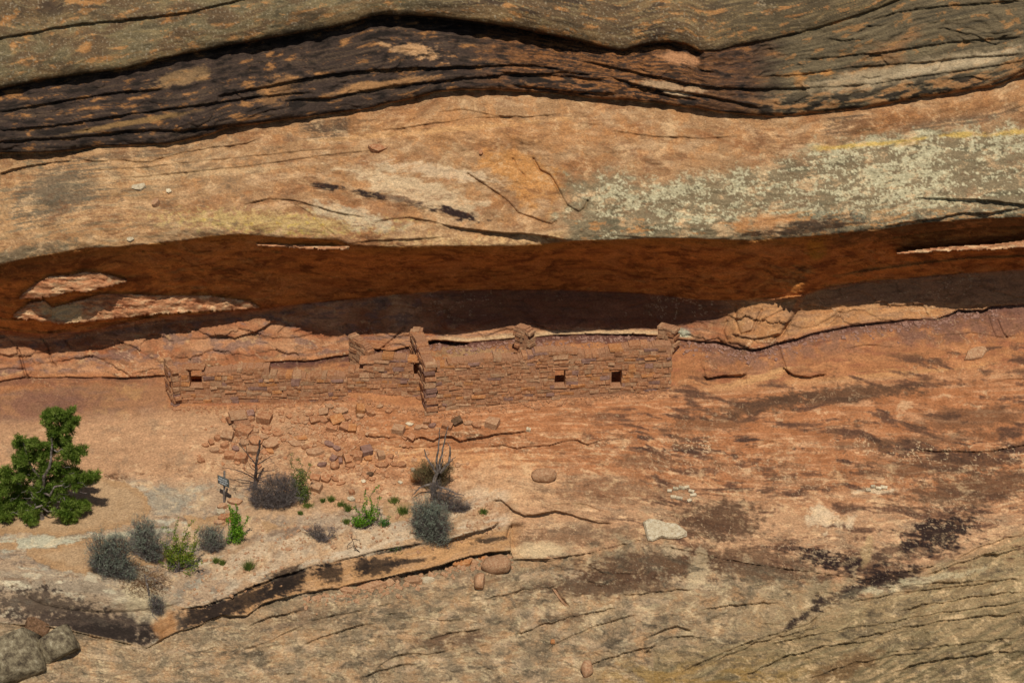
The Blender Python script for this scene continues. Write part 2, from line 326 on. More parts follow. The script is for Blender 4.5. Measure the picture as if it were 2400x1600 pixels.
for k_, (xa, ya, xb, yb, cu_) in enumerate([(1180,1460,1420,1395,10),(1240,1500,1470,1410,14),(1330,1540,1520,1480,10),(1620,1530,1900,1440,16),(1700,1552,2010,1470,18),(1840,1560,2130,1500,12),(1950,1470,2352,1405,10),(2060,1405,2352,1358,8),(2120,1320,2352,1262,10),(2180,1290,2352,1225,8),(2050,1540,2352,1495,10),(1100,1380,1290,1345,8),(700,1480,860,1430,8),(820,1560,960,1525,10),(560,1440,700,1400,6),(980,1470,1120,1440,6),(1600,1400,1790,1385,6),(1420,1370,1600,1352,5)]):
    lip([(xa + (xb - xa) * t, ya + (yb - ya) * t - cu_ * math.sin(math.pi * t)) for t in (0, .2, .4, .6, .8, 1)], 3.2 if k_ % 2 else 5, 24, 5, 26, 4, 80 + k_)
D += 13 * np.exp(-np.abs(yB - Y) / np.where(Y < yB, 17, 60)) * ss(1750, 1500, X) + 8 * np.exp(-np.abs(yD - Y) / np.where(Y < yD, 12, 50))
# ---- grooves: thin cracks in any direction
def groove(pts, a, wd):
    global D
    p = np.array(pts, float)
    j = fbm(np.arange(200) * .35, np.zeros(200), 2, 5) * 1.2
    for (xa, ya), (xb, yb) in zip(p[:-1], p[1:]):
        i0, i1 = np.searchsorted(gx, min(xa, xb) - 8), np.searchsorted(gx, max(xa, xb) + 8)
        j0, j1 = np.searchsorted(gy, min(ya, yb) - 8), np.searchsorted(gy, max(ya, yb) + 8)
        xx = X[j0:j1, i0:i1]; yy = Y[j0:j1, i0:i1]
        vx, vy = xb - xa, yb - ya; L2 = vx * vx + vy * vy + 1e-6
        t = np.clip(((xx - xa) * vx + (yy - ya) * vy) / L2, 0, 1)
        ds = np.hypot(xx - xa - t * vx, yy - ya - t * vy)
        D[j0:j1, i0:i1] = np.maximum(D[j0:j1, i0:i1], D0[j0:j1, i0:i1] + a * np.exp(-(ds / wd) ** 2))
D0 = D.copy()
G = [([(40,800),(46,815),(52,835),(58,858),(66,868)], 14, 2.6), ([(95,775),(110,795),(118,830),(130,842)], 8, 2.2),
     ([(150,782),(160,796),(168,800)], 9, 2.2), ([(270,780),(281,788)], 9, 2), ([(860,813),(900,782),(930,752)], 10, 2.2),
     ([(640,765),(655,750),(664,745)], 8, 2), ([(1690,705),(1690,740),(1700,766)], 9, 2.4),
     ([(1750,712),(1738,735),(1728,760),(1695,770)], 10, 2.6), ([(1735,752),(1760,732),(1800,712)], 8, 2),
     ([(1836,712),(1810,745),(1795,770),(1780,775)], 16, 3.6), ([(1670,738),(1660,760),(1668,778)], 8, 2.6),
     ([(1790,803),(1796,820),(1806,850),(1812,858)], 9, 2.4), ([(1615,850),(1622,872),(1660,864),(1700,862)], 8, 2.4),
     ([(1900,750),(1925,730),(1935,712)], 6, 2), ([(2270,728),(2278,755),(2285,768)], 7, 2), ([(2290,735),(2302,765),(2312,775)], 9, 3),
     ([(1075,400),(1112,425),(1142,445),(1165,462),(1190,490),(1222,500),(1245,510),(1268,516),(1277,508)], 9, 2.4),
     ([(1225,365),(1240,392),(1262,402),(1275,422),(1290,452),(1302,472),(1330,488),(1344,478),(1350,462)], 10, 2.6),
     ([(1178,365),(1192,392),(1206,405)], 6, 2), ([(680,472),(710,490),(740,520),(765,538)], 5, 2), ([(1545,470),(1575,482),(1640,492)], 4, 1.8),
     ([(1141,1205),(1144,1200)], 6, 2), ([(1172,1210),(1166,1232)], 14, 3.2),
     ([(1275,1335+20),(1290,1375),(1305,1392)], 9, 2.6),
     ([(100,1428),(62,1436),(0,1455)], 5, 2), ([(345,1470),(390,1440),(400,1400)], 3, 2),
     ([(1880,1352),(1872,1392),(1850,1400)], 4, 2), ([(1820,1500),(1840,1460),(1870,1430),(1880,1395)], 5, 3)]
for p, a, wd in G: groove(p, a, wd)

# ---- relief
fine = np.clip(1 - np.maximum(np.maximum(-X, X - W), 0) / 120, 0.25, 1)
rel = fbm(X / 330, Y / 210, 3, 21) * 12 * (1 - r_ceil * .4 - r_wall * .5)
rel += fbm(XW / 90, YW / 60, 3, 31) * (3.4 + r_face * 2.2 + r_slick * 1.2)
rel -= ridg(XW / 150, (YW + X * .25) / 70, 3, 68) * r_low * 10
rel += fbm(XW / 30, YW / 20, 4, 35) * (1.5 + r_low * 1.6 + r_slick * .5)
st = sfb(XW / 150, VW / 9, 4, 41, .6)
rel += st * (r_band * 2.6 + r_top * .9 + r_face * .35 + r_ceil * 1.5 + .4)
def saw(v, f, seed, thr=0.0):
    s = v * f + fbm(XW / 120, YW / 60, 3, seed) * 1.6
    fr = s - np.floor(s)
    m = ss(thr, thr + .35, fbm(X / 90 + np.floor(s) * 7.7, Y / 260, 2, seed + 5))
    return (1 - fr) * np.minimum(fr * min(12, 1 / (f * 5.5)), 1) * m
rel += saw(VW, 1 / 34, 51) * (r_band * 7 + r_top * 2.2 * ss(1500, 1900, X) + r_ceil * 5 + r_face * 1.2)
rel += saw(VW, 1 / 17, 57, .1) * (r_band * 4.5 + r_ceil * 3 + r_wall * 1.5 + r_face * 1.2)
# slanting cross-beds of the lower rock
tilt = -0.18 - 0.22 * ss(1300, 2300, X)
VT = (Y - tilt * (W - X) * 0 + 0.30 * X + fbm(X / 420, Y / 300, 3, 61) * 70)
VT2 = Y + 0.34 * X + 60 * np.sin((X + Y * .7) / 260) + wy
lowr = r_low * ss(1000, 1500, X) + r_slick * ss(1700, 2100, X) * ss(1150, 1300, Y)
rel += saw(VT2, 1 / 30, 63, -.05) * lowr * 4 + saw(VT2, 1 / 13, 64, 0) * lowr * 1.6
rel += fbm(X / 60 + Y / 160, VT2 / 7, 3, 65) * lowr * 1.2
rough = ridg(XW / 55, YW / 38, 5, 67)
rel -= rough * (r_low * 8.0 + r_slick * 1.7 + r_front * 1.2)
w1 = ridg((X + Y * .8) / 120, (Y - X * .45) / 34, 4, 69)
rel -= w1 * r_low * 3.6 * ss(1700, 1300, X)
rel += saw(Y - X * .30 + wy, 1 / 26, 73, .05) * (r_low + r_slick * .35 * ss(620, 800, X)) * 3.2 * (1 - lowr)
rel += (fbm((X + Y * 1.2) / 130, (Y - X * .3) / 40, 4, 74) * 5 + ridg(XW / 44, YW / 26, 4, 75) * -2.2) * r_face
# angular plates on the back wall and the brow face
f1, f2, cid, ox, oy = worley((XW + YW * .5 + fbm(X / 20, Y / 20, 3, 77) * 7) / 78, (YW - XW * .12 + fbm(X / 20, Y / 20, 3, 78) * 5) / 34, 5)
ca = ((cid >> 3) & 255) / 255 - .5; cb = ((cid >> 11) & 255) / 255 - .5
plate = (ox * ca + oy * (cb - .5)) * 9 + ca * 5
edge = np.exp(-((f2 - f1) / .05) ** 2)
wallw = (r_wall + .0) * (1 - mP)
rel += plate * wallw * 1.1 + edge * wallw * .6
f1b, f2b, cidb, oxb, oyb = worley(XW / 24, YW / 11, 15)
cb2 = ((cidb >> 9) & 255) / 255 - .5
chip = (oyb * (cb2 + .3)) * 6 + cb2 * 3
pk = ss(.15, .5, fbm(X / 130, Y / 90, 2, 81))
rel += chip * (wallw * .45 + r_face * pk * .30 + r_slick * pk * .25 + r_ceil * .5 + r_floor * pk * .3)
fp1, fp2, cidp, oxp, oyp = worley((XW + YW) / 52, (YW - X * .2 + fbm(X / 16, Y / 14, 3, 86) * 4) / 14, 25)
cp = ((cidp >> 7) & 255) / 255 - .5
rel += mP * np.where(Y < 600, .3, 1) * (oyp * (3 + cp * 6) + cp * 4.5 + oxp * cp * 4 + fbm(X / 34, (Y - X * .2) / 10, 4, 83, .55) * 2.6)
rel += r_ceil * (1 - mP) * (oyp * (cp + .2) * 5 + fbm(XW / 70, YW / 26, 4, 87) * 5)
# dirt apron and drifted sand: smooth
def poly(pts, soft=4):
    p = np.array(pts, float); x0, y0 = p.min(0) - 25; x1, y1 = p.max(0) + 25
    i0, i1 = np.searchsorted(gx, x0), np.searchsorted(gx, x1); j0, j1 = np.searchsorted(gy, y0), np.searchsorted(gy, y1)
    out = np.zeros((NY, NX)); xx = X[j0:j1, i0:i1]; yy = Y[j0:j1, i0:i1]
    ins = np.zeros(xx.shape, bool); dd = np.full(xx.shape, 1e9)
    n = len(p)
    for k in range(n):
        xa, ya = p[k]; xb, yb = p[(k + 1) % n]
        c = ((ya > yy) != (yb > yy)) & (xx < (xb - xa) * (yy - ya) / (yb - ya + 1e-9) + xa)
        ins ^= c
        vx, vy = xb - xa, yb - ya; t = np.clip(((xx - xa) * vx + (yy - ya) * vy) / (vx * vx + vy * vy + 1e-9), 0, 1)
        dd = np.minimum(dd, np.hypot(xx - xa - t * vx, yy - ya - t * vy))
    sdv = np.where(ins, dd, -dd)
    out[j0:j1, i0:i1] = sdv
    out[out == 0] = -30
    return out
edgen = fbm(X / 30, Y / 16, 5, 91, .65) * 9
sandp = [[(-40,1150),(60,1120),(230,1092),(300,1112),(338,1140),(345,1170),(330,1195),(300,1205),(240,1218),(180,1228),(120,1232),(60,1224),(-40,1230)],
         [(60,1262),(120,1256),(180,1240),(225,1235),(330,1255),(400,1270),(360,1300),(300,1300),(230,1310),(190,1318),(140,1310),(95,1292),(62,1275)],
         [(-30,1248),(10,1240),(35,1243),(42,1252),(30,1262),(0,1264),(-30,1262)],
         [(420,1182),(480,1188),(540,1176),(520,1205),(470,1222),(440,1215)],
         [(880,1152),(940,1150),(960,1170),(940,1195),(900,1200),(878,1180)],
         [(600,1200),(625,1198),(640,1212),(612,1218)]]
SAND = np.full((NY, NX), -30.0)
for q in sandp: SAND = np.maximum(SAND, poly(q) + edgen)
apron = poly([(-60,905),(90,890),(240,880),(380,880),(390,935),(520,945),(700,955),(820,985),(700,1000),(640,1030),(480,1010),(450,1060),(330,1085),(200,1090),(60,1112),(-60,1130)]) + edgen
DIRT = ss(-6, 8, apron)
SANDm = ss(-1.5, 2.5, SAND)
smooth_w = np.maximum(SANDm, DIRT * .75)
floorfine = seg(KJ, KM, .1) * (1 - ss(1500, 1700, X))
rel *= (1 - smooth_w * .86) * (1 - floorfine * .35)
# thin sand lies in the hollows
rel += -SANDm * 1.5 - DIRT * 1.5
rel += fbm(X / 8, Y / 5.5, 3, 95) * (.65 + r_low * .9 + r_slick * .3 + r_band * .35) * (1 - smooth_w * .8)
D = D + rel * fine * np.where(mP, 1, 1)
# large rounded shoulders on the lower-left ledge
def bump(cx, cy, rx, ry, a, p=2.0):
    global D
    q = ((X - cx) / rx) ** 2 + ((Y - cy) / ry) ** 2
    D = D - a * np.clip(1 - q, 0, 1) ** (1 / p)
bump(560, 1272, 70, 26, 9); bump(690, 1225, 60, 24, 8); bump(1060, 1212, 90, 26, 7); bump(620, 1305, 60, 18, 6)
bump(250, 1360, 190, 45, 16); bump(1250, 1268, 60, 20, 9, 4)
bump(1250, 1162, 70, 22, 8); bump(1180, 1120, 90, 30, 6)
bump(1670, 828, 62, 36, 7, 3); bump(1850, 830, 60, 34, 6, 3)
# the rooms behind the masonry are dug into the slope
def pit(x0, x1, y0, y1, a):
    global D
    D = D + a * ss(x0, x0 + 14, X) * (1 - ss(x1 - 14, x1, X)) * ss(y0, y0 + 10, Y) * (1 - ss(y1 - 12, y1, Y))
pit(408, 792, 862, 926, 42); pit(880, 990, 836, 903, 48); pit(1240, 1460, 838, 894, 30)
def terr(x, y):
    fx = np.interp(x, gx, np.arange(NX)); fy = np.interp(y, gy, np.arange(NY))
    i = np.clip(fx.astype(int) if hasattr(fx, 'astype') else int(fx), 0, NX - 2); j = np.clip(fy.astype(int) if hasattr(fy, 'astype') else int(fy), 0, NY - 2)
    a, b = fx - i, fy - j
    return D[j, i] * (1 - a) * (1 - b) + D[j, i + 1] * a * (1 - b) + D[j + 1, i] * (1 - a) * b + D[j + 1, i + 1] * a * b
def at(x, y): return Vector(P(x, y, terr(float(x), float(y))).tolist())
print('depth', time.time() - T0)
# ------------------------------------------------------------------ colour of the rock (albedo), by mineral, stain and lichen
COL = np.zeros((NY, NX, 3), np.float32)
def paint(h, m):
    global COL
    c = alb(h) if isinstance(h, str) else h
    m = np.clip(m, 0, 1).astype(np.float32)[..., None]; c = np.asarray(c, np.float32)
    COL = COL * (1 - m) + c * m
n1 = fbm(XW / 240, VW / 60, 4, 301); n2 = fbm(XW / 90, VW / 24, 4, 302); n3 = fbm(XW / 34, VW / 9, 4, 303, .6)
n4 = fbm(X / 14, Y / 10, 4, 304, .6); n5 = sfb(XW / 170, V / 6, 4, 305, .62); n6 = sfb(XW / 60, V / 16, 4, 306, .6)
n7 = fbm(X / 300 + 3, Y / 200, 3, 307); sp = gn(X / 3.1, Y / 3.1, 308); sp2 = gn(X / 5.3, Y / 5.0, 309); n8 = fbm(X / 44, Y / 40, 5, 310, .62)
RG = None
def blob(cx, cy, rx, ry, ang=0, na=.6, noise=None, soft=.28):
    global RG
    if RG is None: RG = fbm(X / 30, Y / 22, 5, 399, .78)
    a = math.radians(ang); c, s = math.cos(a), math.sin(a)
    dx, dy = X - cx, Y - cy
    q = np.hypot((dx * c + dy * s) / rx, (-dx * s + dy * c) / ry)
    nn = n8 if noise is None else noise
    return ss(-soft, soft, .9 - q + nn * na + RG * na * .55) * (q < 2.8)
# right of the ledge tip the slickrock runs on without a front face
rightside = ss(1165, 1215, X)
soft_low = ss(-34, 34, Y - yN + n8 * 46 + n6 * 20 - 20 * ss(1700, 2000, X))
r_slick = np.maximum(r_slick, r_front * rightside); r_front = r_front * (1 - rightside)
tot = r_slick + r_low
r_low = r_low * (1 - rightside) + rightside * (Y > yU) * soft_low * ((SEG > KU - 1))
r_slick = r_slick * (1 - rightside) + rightside * np.maximum(r_slick, (SEG > KU - .2) * 1.0) * (1 - r_low)
# base tones per stratum
paint('a87c52', np.ones_like(X))
nb1_ = fbm(X / 190 + n2 * .5, Y / 110, 5, 404, .62)
# upper cliff: olive-grey varnish over tan
m = r_top
paint('776349', m); paint('907854', m * ss(-.1, .6, n1)); paint('53463a', m * ss(.05, .45, n2) * .8)
paint('9c7448', m * ss(.22, .42, n6 + n3 * .35) * .85); paint('b08250', m * ss(.38, .55, n6 + n3 * .35) * .8)
paint('5a4a35', m * ss(.35, .6, n5) * .5)
upl = m * ss(70, 20, yB - Y + 30) * 0
topband = m * ss(90, 40, np.abs(Y - (yB - 75)) ) * ss(1100, 900, X)
paint('8d8462', topband * ss(-.25, .25, n2) * .6)
pebb = m * ss(.42, .55, sp2 + n4 * .3)
paint('a89f86', pebb * .55)
# big grey mass at the right
mR = (r_top + r_band) * ss(1600, 1760, X + (Y - 120) * -.3)
paint('706851', mR * ss(-.5, 0, n1 + .3) * .9); paint('5b5443', mR * ss(.1, .5, n5) * .8); paint('8f8263', mR * ss(.15, .5, -n5) * .6)
paint('a97f50', mR * ss(.30, .45, n6 + n3 * .4) * .8)
paint('c08a4e', mR * ss(12, 3, np.abs(Y - np.interp(xs, [1700, 1960, 2352], [182, 158, 128]) - 6 + n3 * 8)) * ss(-.2, .2, n6) * .8)
paint('b3a180', mR * blob(2100, 165, 300, 26, -10, .5) * .75); paint('c3b291', mR * blob(2180, 150, 160, 12, -12, .6) * .6)
# dark desert-varnished band
m = r_band * ss(1830, 1700, X)
paint('56453a', m); paint('6b5643', m * ss(0, .5, n5)); paint('2e2721', m * ss(.05, .5, -n6) * .8)
paint('96683e', m * ss(.20, .40, n6 * .7 + n3 * .5 + n7 * .3) * .9); paint('b5804d', m * ss(.38, .56, n6 * .7 + n3 * .5 + n7 * .3) * .8)
orb = m * ss(1050, 1250, X) * ss(1800, 1500, X)
paint('ad7343', orb * ss(-.25, .15, n6 + n5 * .4) * .9); paint('3a2f28', orb * ss(.12, .3, n6 - n5 * .3) * .9)
paint('8a5a32', orb * ss(100, 60, Y - yB[None, :] * 1.0) * ss(-.2, .2, n3) * .5)
paint('c79a6c', m * blob(960, 118, 60, 16, 10, .9, n6) * .9); paint('b98653', m * blob(640, 205, 60, 30, -15, .8, n6) * .5)
paint('c08c58', m * blob(880, 195, 120, 12, -8, .6, n6) * .75); paint('a9824f', m * blob(300, 282, 170, 7, -10, .4, n6) * .7)
paint('b08a5c', m * blob(420, 178, 60, 18, -12, .9, n6) * .6)
paint('c9a37a', m * blob(1540, 200, 70, 12, 8, .7) * .8); paint('d4b48c', m * blob(1560, 216, 36, 6, 5, .7) * .9)
paint('c79064', m * blob(1560, 135, 60, 16, 10, .4) * .9)
tr = (r_band) * ss(1680, 1800, X) * ss(-70, -20, Y - yD)
paint('b48556', tr * ss(-.1, .2, n6) * .8); paint('3e372e', tr * ss(.0, .22, -n6 + n3 * .3) * .9)
# brow face
m = r_face
paint('b3885e', m); paint('c9a278', m * ss(-.1, .5, n2) * .7); paint('a86b3e', m * ss(.1, .55, -n1 + n3 * .2) * .6)
paint('c98d57', m * ss(0, .4, n8) * .5)
lf = m * ss(620, 200, X)
paint('c39a6a', lf * .5); paint('8d7f63', lf * ss(.1, .45, n6 + n5 * .5) * .7); paint('6e6452', m * blob(130, 440, 110, 60, -20, .8, n5) * .75)
paint('7a6b52', m * blob(60, 580, 110, 18, -12, .8, n4) * .8); paint('d0ab7d', m * blob(420, 400, 260, 9, -4, .8, n5) * .6)
paint('4a3d33', m * blob(770, 292, 75, 26, -5, 1.0, n5) * .75); paint('55463a', m * blob(330, 352, 150, 9, -6, .8, n5) * .5)
paint('c7a96c', m * blob(640, 510, 260, 26, 2, .9, n4) * .75); paint('c9a94e', m * ss(.25, .5, n4) * blob(660, 515, 200, 22, 0, .8) * .7)
paint('d9bc93', m * blob(960, 440, 170, 34, 18, .7, n6) * .75); paint('c9b896', m * blob(820, 500, 110, 24, 14, .7) * .7)
paint('e0c7a2', m * blob(1020, 395, 140, 16, 8, .8, n3) * .5); paint('cf8f4d', m * blob(1210, 410, 110, 55, 30, .7) * .75)
paint('d8b07a', m * ss(-35, -15, Y - yF) * ss(820, 900, X) * ss(1340, 1280, X) * ss(-.3, .3, n4) * .8)
paint('c58a55', m * blob(1120, 300, 360, 42, 4, .6) * .5); paint('d7a36a', m * blob(1000, 300, 300, 8, -5, .8, n5) * .6)
paint('43322a', m * blob(745, 428, 48, 8, 6, .6, n3)); paint('43322a', m * blob(850, 447, 46, 8, 14, .6, n3)); paint('5a4236', m * blob(930, 462, 60, 8, 14, .9, n3) * .7)
paint('43302a', m * blob(1045, 490, 66, 11, 12, .8, n3))
# grey-green lichen field on the right of the brow
lic = m * ss(-26, 22, (Y - np.interp(xs, [1280, 1400, 1500, 1700, 1850, 2000, 2200, 2352, 2900], [420, 400, 420, 392, 350, 316, 296, 285, 280])) + n8 * 34) * ss(1260, 1330, X + n8 * 60)
paint('948465', lic * .9); paint('7d7358', lic * ss(.0, .5, n2) * .8)
crust = lic * ss(1290, 1400, X + n8 * 160) * ss(.02, .30, n2 * .6 + n1 * .5 + n4 * .7 + n8 * .5 + sp2 * .35 + sp * .2 + .14 * ss(500, 380, Y) - .3 * ss(490, 530, Y))
paint('bfb28c', crust * .9); paint('cfc5a0', crust * ss(.1, .5, sp2 + n4) * .6)
paint('c08a55', lic * ss(.28, .4, n6 + n4 * .3) * ss(470, 520, Y) * .9); paint('5a5647', lic * ss(455, 520, Y) * ss(1650, 1900, X) * ss(-.3, .3, n8) * .8)
paint('bc8a56', lic * ss(1650, 1800, X) * ss(460, 500, Y) * ss(.2, .3, n3 + n4 * .4) * .85)
paint('d6ad4e', m * ss(9, 3, np.abs(Y - np.interp(xs, [1870, 2050, 2200, 2400], [340, 330, 310, 300]) + n4 * 5)) * ss(1850, 1900, X) * ss(-.3, .2, n2) * .75)
paint('4b423a', m * blob(1960, 290, 70, 22, -4, 1.0, n5) * .7); paint('4b423a', m * blob(2190, 268, 150, 20, -8, 1.1, n5) * .55)
paint('c98b55', m * blob(1760, 510, 70, 20, -8, .6) * .8); paint('59412f', m * blob(1850, 522, 120, 16, -8, .9, n5) * .85)
paint('b77d4a', m * ss(26, 8, np.abs(Y - yD - 40)) * ss(1850, 2000, X) * .5)
# ceiling
m = r_ceil
paint('d6944e', m); paint('9a5c36', m * ss(-.1, .35, n6 + n3 * .3) * .5); paint('bd7f40', m * ss(.15, .5, n5) * .6)
paint('7a4628', m * ss(.15, .4, fbm(XW / 70, YW / 22, 4, 331, .6)) * .5)
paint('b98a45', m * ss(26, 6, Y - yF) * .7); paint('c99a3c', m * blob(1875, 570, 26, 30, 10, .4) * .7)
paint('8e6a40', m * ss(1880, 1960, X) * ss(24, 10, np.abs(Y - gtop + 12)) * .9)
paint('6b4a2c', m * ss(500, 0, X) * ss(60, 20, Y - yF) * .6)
pc = mP.astype(float)
paint('c98d62', pc); paint('dfb98c', pc * ss(-.1, .4, n3) * .8); paint('b87048', pc * ss(.1, .4, -n6) * .7); paint('cdb98c', pc * blob(150, 715, 60, 22, 10, .4) * .8)
# back wall
m = r_wall * (1 - pc)
paint('b87e56', m); paint('c9946a', m * ss(-.1, .4, n2) * .8); paint('a8623c', m * ss(.1, .5, -n2 + n3 * .3) * .6); paint('8c7064', m * ss(.0, .35, n6 + n8 * .3) * .65)
paint('d9ac78', m * ss(.3, .6, n8) * .6)
paint('8e5a40', m * ss(900, 1100, X) * ss(1750, 1600, X) * ss(765, 735, Y) * .8); paint('74585a', m * ss(1850, 1950, X) * ss(705, 690, Y) * .7)
pale = m * ss(18, 4, yJ - Y) * ss(1000, 1040, X) * ss(1640, 1560, X)
paint('d9b98c', pale * .8); paint('b8c0a4', m * blob(1560, 765, 30, 12, 10, .6) * .7); paint('cf9a62', m * ss(1640, 1700, X) * .5)
paint('c8a37c', m * ss(8, 2, yJ - Y) * ss(480, 700, X) * ss(900, 800, X) * .8)
# floor behind and below the walls, purple dust seam
m = r_floor
paint('b97c50', m); paint('c98c5c', m * ss(-.1, .5, n2) * .7); paint('a8694a', m * ss(0, .5, -n6) * .6)
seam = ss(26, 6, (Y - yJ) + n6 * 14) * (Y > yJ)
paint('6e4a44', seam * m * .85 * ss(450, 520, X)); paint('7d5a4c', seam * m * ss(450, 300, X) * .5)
paint('b08d66', m * blob(1100, 815, 110, 18, 3, .6, n4) * .8); paint('b08d66', m * blob(690, 865, 110, 18, -3, .6, n4) * .7)
paint('9a7059', m * ss(1560, 1640, X) * ss(80, 30, Y - yJ) * ss(-.3, .3, n8 + .1) * .75); paint('cf9a62', m * blob(1880, 880, 300, 14, -6, .9, n5) * .7)
paint('8a6150', m * blob(2250, 740, 180, 40, -5, .8) * .6); paint('dba870', m * blob(1700, 880, 120, 10, -15, .8, n5) * .7)
# dusty red-brown slope
paint('ab7c58', DIRT * .85); paint('94705a', DIRT * ss(-.1, .4, n2) * .6 * ss(450, 300, X)); paint('c2935f', DIRT * ss(.2, .5, n8 + .1) * .5)
paint('8a5f50', DIRT * blob(90, 930, 130, 40, -5, .7) * .6); paint('cf9a6a', m * blob(620, 960, 180, 20, 4, .5) * .6)
# slickrock: orange above, buff below
m = np.maximum(r_slick, seg(KM - .75, KU, .3)); g = ss(1000, 1200, Y)
orange = ss(1190, 1060, Y + (1500 - X) * .05 + n2 * 40) * ss(560, 900, X)
paint('c59870', m * .95); paint('bb7b4f', m * orange * .95); paint('d2a076', m * ss(0, .45, n5 + n3 * .3) * .6); paint('a5683f', m * orange * ss(.05, .4, -n6) * .55)
paint('a98868', m * ss(.15, .5, n8 - n6 * .3) * (1 - orange) * .6); paint('e0b98c', m * ss(.35, .6, n6 + n4 * .3) * .5)
paint('dba06c', m * blob(1000, 1050, 240, 22, 2, .8, n5) * .7); paint('dcae80', m * blob(1180, 1110, 150, 50, 10, .8) * .6)
# pale limey bedrock on the left ledge
lg = m * ss(700, 420, X) * ss(1080, 1140, Y)
paint('b39a7c', lg * .8); paint('9b8d7a', lg * ss(0, .4, n8) * .7); paint('bdb49a', lg * ss(.2, .45, -n6) * .7); paint('8a7462', lg * ss(.3, .5, n6) * .7)
paint('c3bda0', blob(90, 1245, 130, 16, -4, .4, n6) * m * .8); paint('bfb99b', blob(300, 1225, 90, 8, -6, .6, n6) * m * .7); paint('aba38c', blob(380, 1150, 60, 30, 0, .7, n6) * m * .5)
mid = m * ss(500, 620, X) * ss(1150, 1050, X) * ss(1150, 1190, Y)
paint('c7a27a', mid * .8); paint('a88a6c', mid * ss(0, .4, n8) * .7); paint('94877a', mid * blob(820, 1190, 200, 30, 0, .7) * .4); paint('86705f', mid * blob(640, 1228, 70, 14, -10, .7) * .6)
# slab front
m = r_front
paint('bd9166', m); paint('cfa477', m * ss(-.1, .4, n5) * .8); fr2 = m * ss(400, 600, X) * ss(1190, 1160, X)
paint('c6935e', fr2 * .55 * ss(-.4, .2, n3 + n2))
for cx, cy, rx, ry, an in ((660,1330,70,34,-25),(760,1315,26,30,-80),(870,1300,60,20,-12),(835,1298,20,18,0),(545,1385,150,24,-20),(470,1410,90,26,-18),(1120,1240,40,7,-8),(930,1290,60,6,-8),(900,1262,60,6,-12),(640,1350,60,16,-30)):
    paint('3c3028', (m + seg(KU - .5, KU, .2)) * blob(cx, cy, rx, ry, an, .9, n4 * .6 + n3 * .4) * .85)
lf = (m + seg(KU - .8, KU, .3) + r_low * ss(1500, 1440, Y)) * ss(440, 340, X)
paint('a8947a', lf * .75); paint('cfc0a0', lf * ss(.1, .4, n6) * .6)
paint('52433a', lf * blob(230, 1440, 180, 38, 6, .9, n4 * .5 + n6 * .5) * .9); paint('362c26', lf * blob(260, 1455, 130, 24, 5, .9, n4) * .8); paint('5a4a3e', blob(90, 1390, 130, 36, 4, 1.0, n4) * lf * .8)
paint('b9824e', blob(380, 1440, 30, 40, 10, .5) * m * .7); paint('cdb892', blob(330, 1375, 60, 45, 20, .5) * lf * .8)
# lower rock: buff, olive-grey to the right
m = r_low
paint('a88c6a', m); paint('bfa280', m * ss(0, .45, n2) * .7); paint('8b7a60', m * ss(.1, .4, n8) * .65); paint('c49465', m * ss(.05, .4, -n8) * .45)
paint('6e5f4c', m * ss(.32, .5, n6 + n4 * .35) * .6); paint('cfb88e', m * ss(.3, .5, -n3 - n6 * .5) * .5)
gr = np.maximum(m * .55 * ss(1550, 1950, X + (Y - 1400) * 1.6 + n2 * 120), ss(0, 60, Y - np.interp(xs, [1500, 1750, 1900, 2100, 2352, 2900], [1470, 1430, 1385, 1300, 1190, 1000])) * (X > 1500))
paint('a8926c', gr * .8); paint('8c7c5c', gr * ss(-.1, .4, n5) * .7); paint('aa9a74', gr * ss(.1, .45, fbm(X / 60 + Y / 160, VT2 / 8, 3, 365)) * .7)
paint('6c6449', gr * ss(1400, 1560, Y + (X - 1800) * .1) * ss(-.3, .3, fbm(X / 90 + Y / 120, VT2 / 14, 3, 366)) * .7); paint('a58344', ss(1480, 1560, Y) * m * ss(1300, 1450, X) * ss(2000, 1700, X) * ss(-.3, .2, n2) * .65)  # olive tone, plus a vignette-like falloff to the bottom right put into the colour
paint('cfc6a2', blob(2080, 1340, 160, 12, -10, .6) * .6)
paint('7a5c3c', blob(1935, 1535, 90, 26, -20, .7) * .7)
va = sfb((XW + Y * .3) / 150, (YW - X * .10) / 26, 4, 372, .65); vb = fbm(X / 9, Y / 22, 3, 373)
reg = (r_slick + r_floor * ss(60, 100, Y - yJ)) * ss(1250, 1500, X)
paint('7c5640', reg * ss(.12, .32, va + nb1_ * .5 + vb * .14) * .75); paint('5f4436', reg * ss(.34, .5, va + nb1_ * .4 + vb * .16) * .6)
reg2 = r_slick * ss(1050, 1300, X) * (1 - orange * .5)
paint('9b8266', reg2 * ss(.1, .4, -va + nb1_ * .4) * .5); paint('e2b688', reg2 * ss(.32, .46, n6 - va * .3 + n4 * .25) * .6)
# varnish and soot stains of the lower right
vs = sfb((X + Y * .9) / 60, (Y - X * .22) / 11, 4, 371, .6)
for cx, cy, rx, ry, an, k in ((1650,1195,110,48,2,.9),(1500,1300,190,36,-4,.8),(1720,1290,170,40,6,.7),(1400,1340,170,30,-4,.75),(1990,1300,120,34,8,.7),(2250,1120,180,40,-8,.75),(2150,1070,200,26,-4,.6),(1760,930,130,18,-10,.8),(1950,905,170,20,-4,.85),(1640,970,120,18,-6,.5),(1480,1060,90,20,0,.5),(2230,960,150,30,-4,.55),(1400,1130,150,34,0,.45),(2130,1010,240,14,-4,.5),(1330,1230,150,26,-6,.5),(1100,1330,60,20,0,.4),(1040,1468,90,18,-8,.7),(1290,1420,60,12,-5,.5),(690,1420,80,22,-10,.4)):
    paint('6b4d38', blob(cx, cy, rx, ry, an, .9, vs * .55 + n4 * .5) * k)
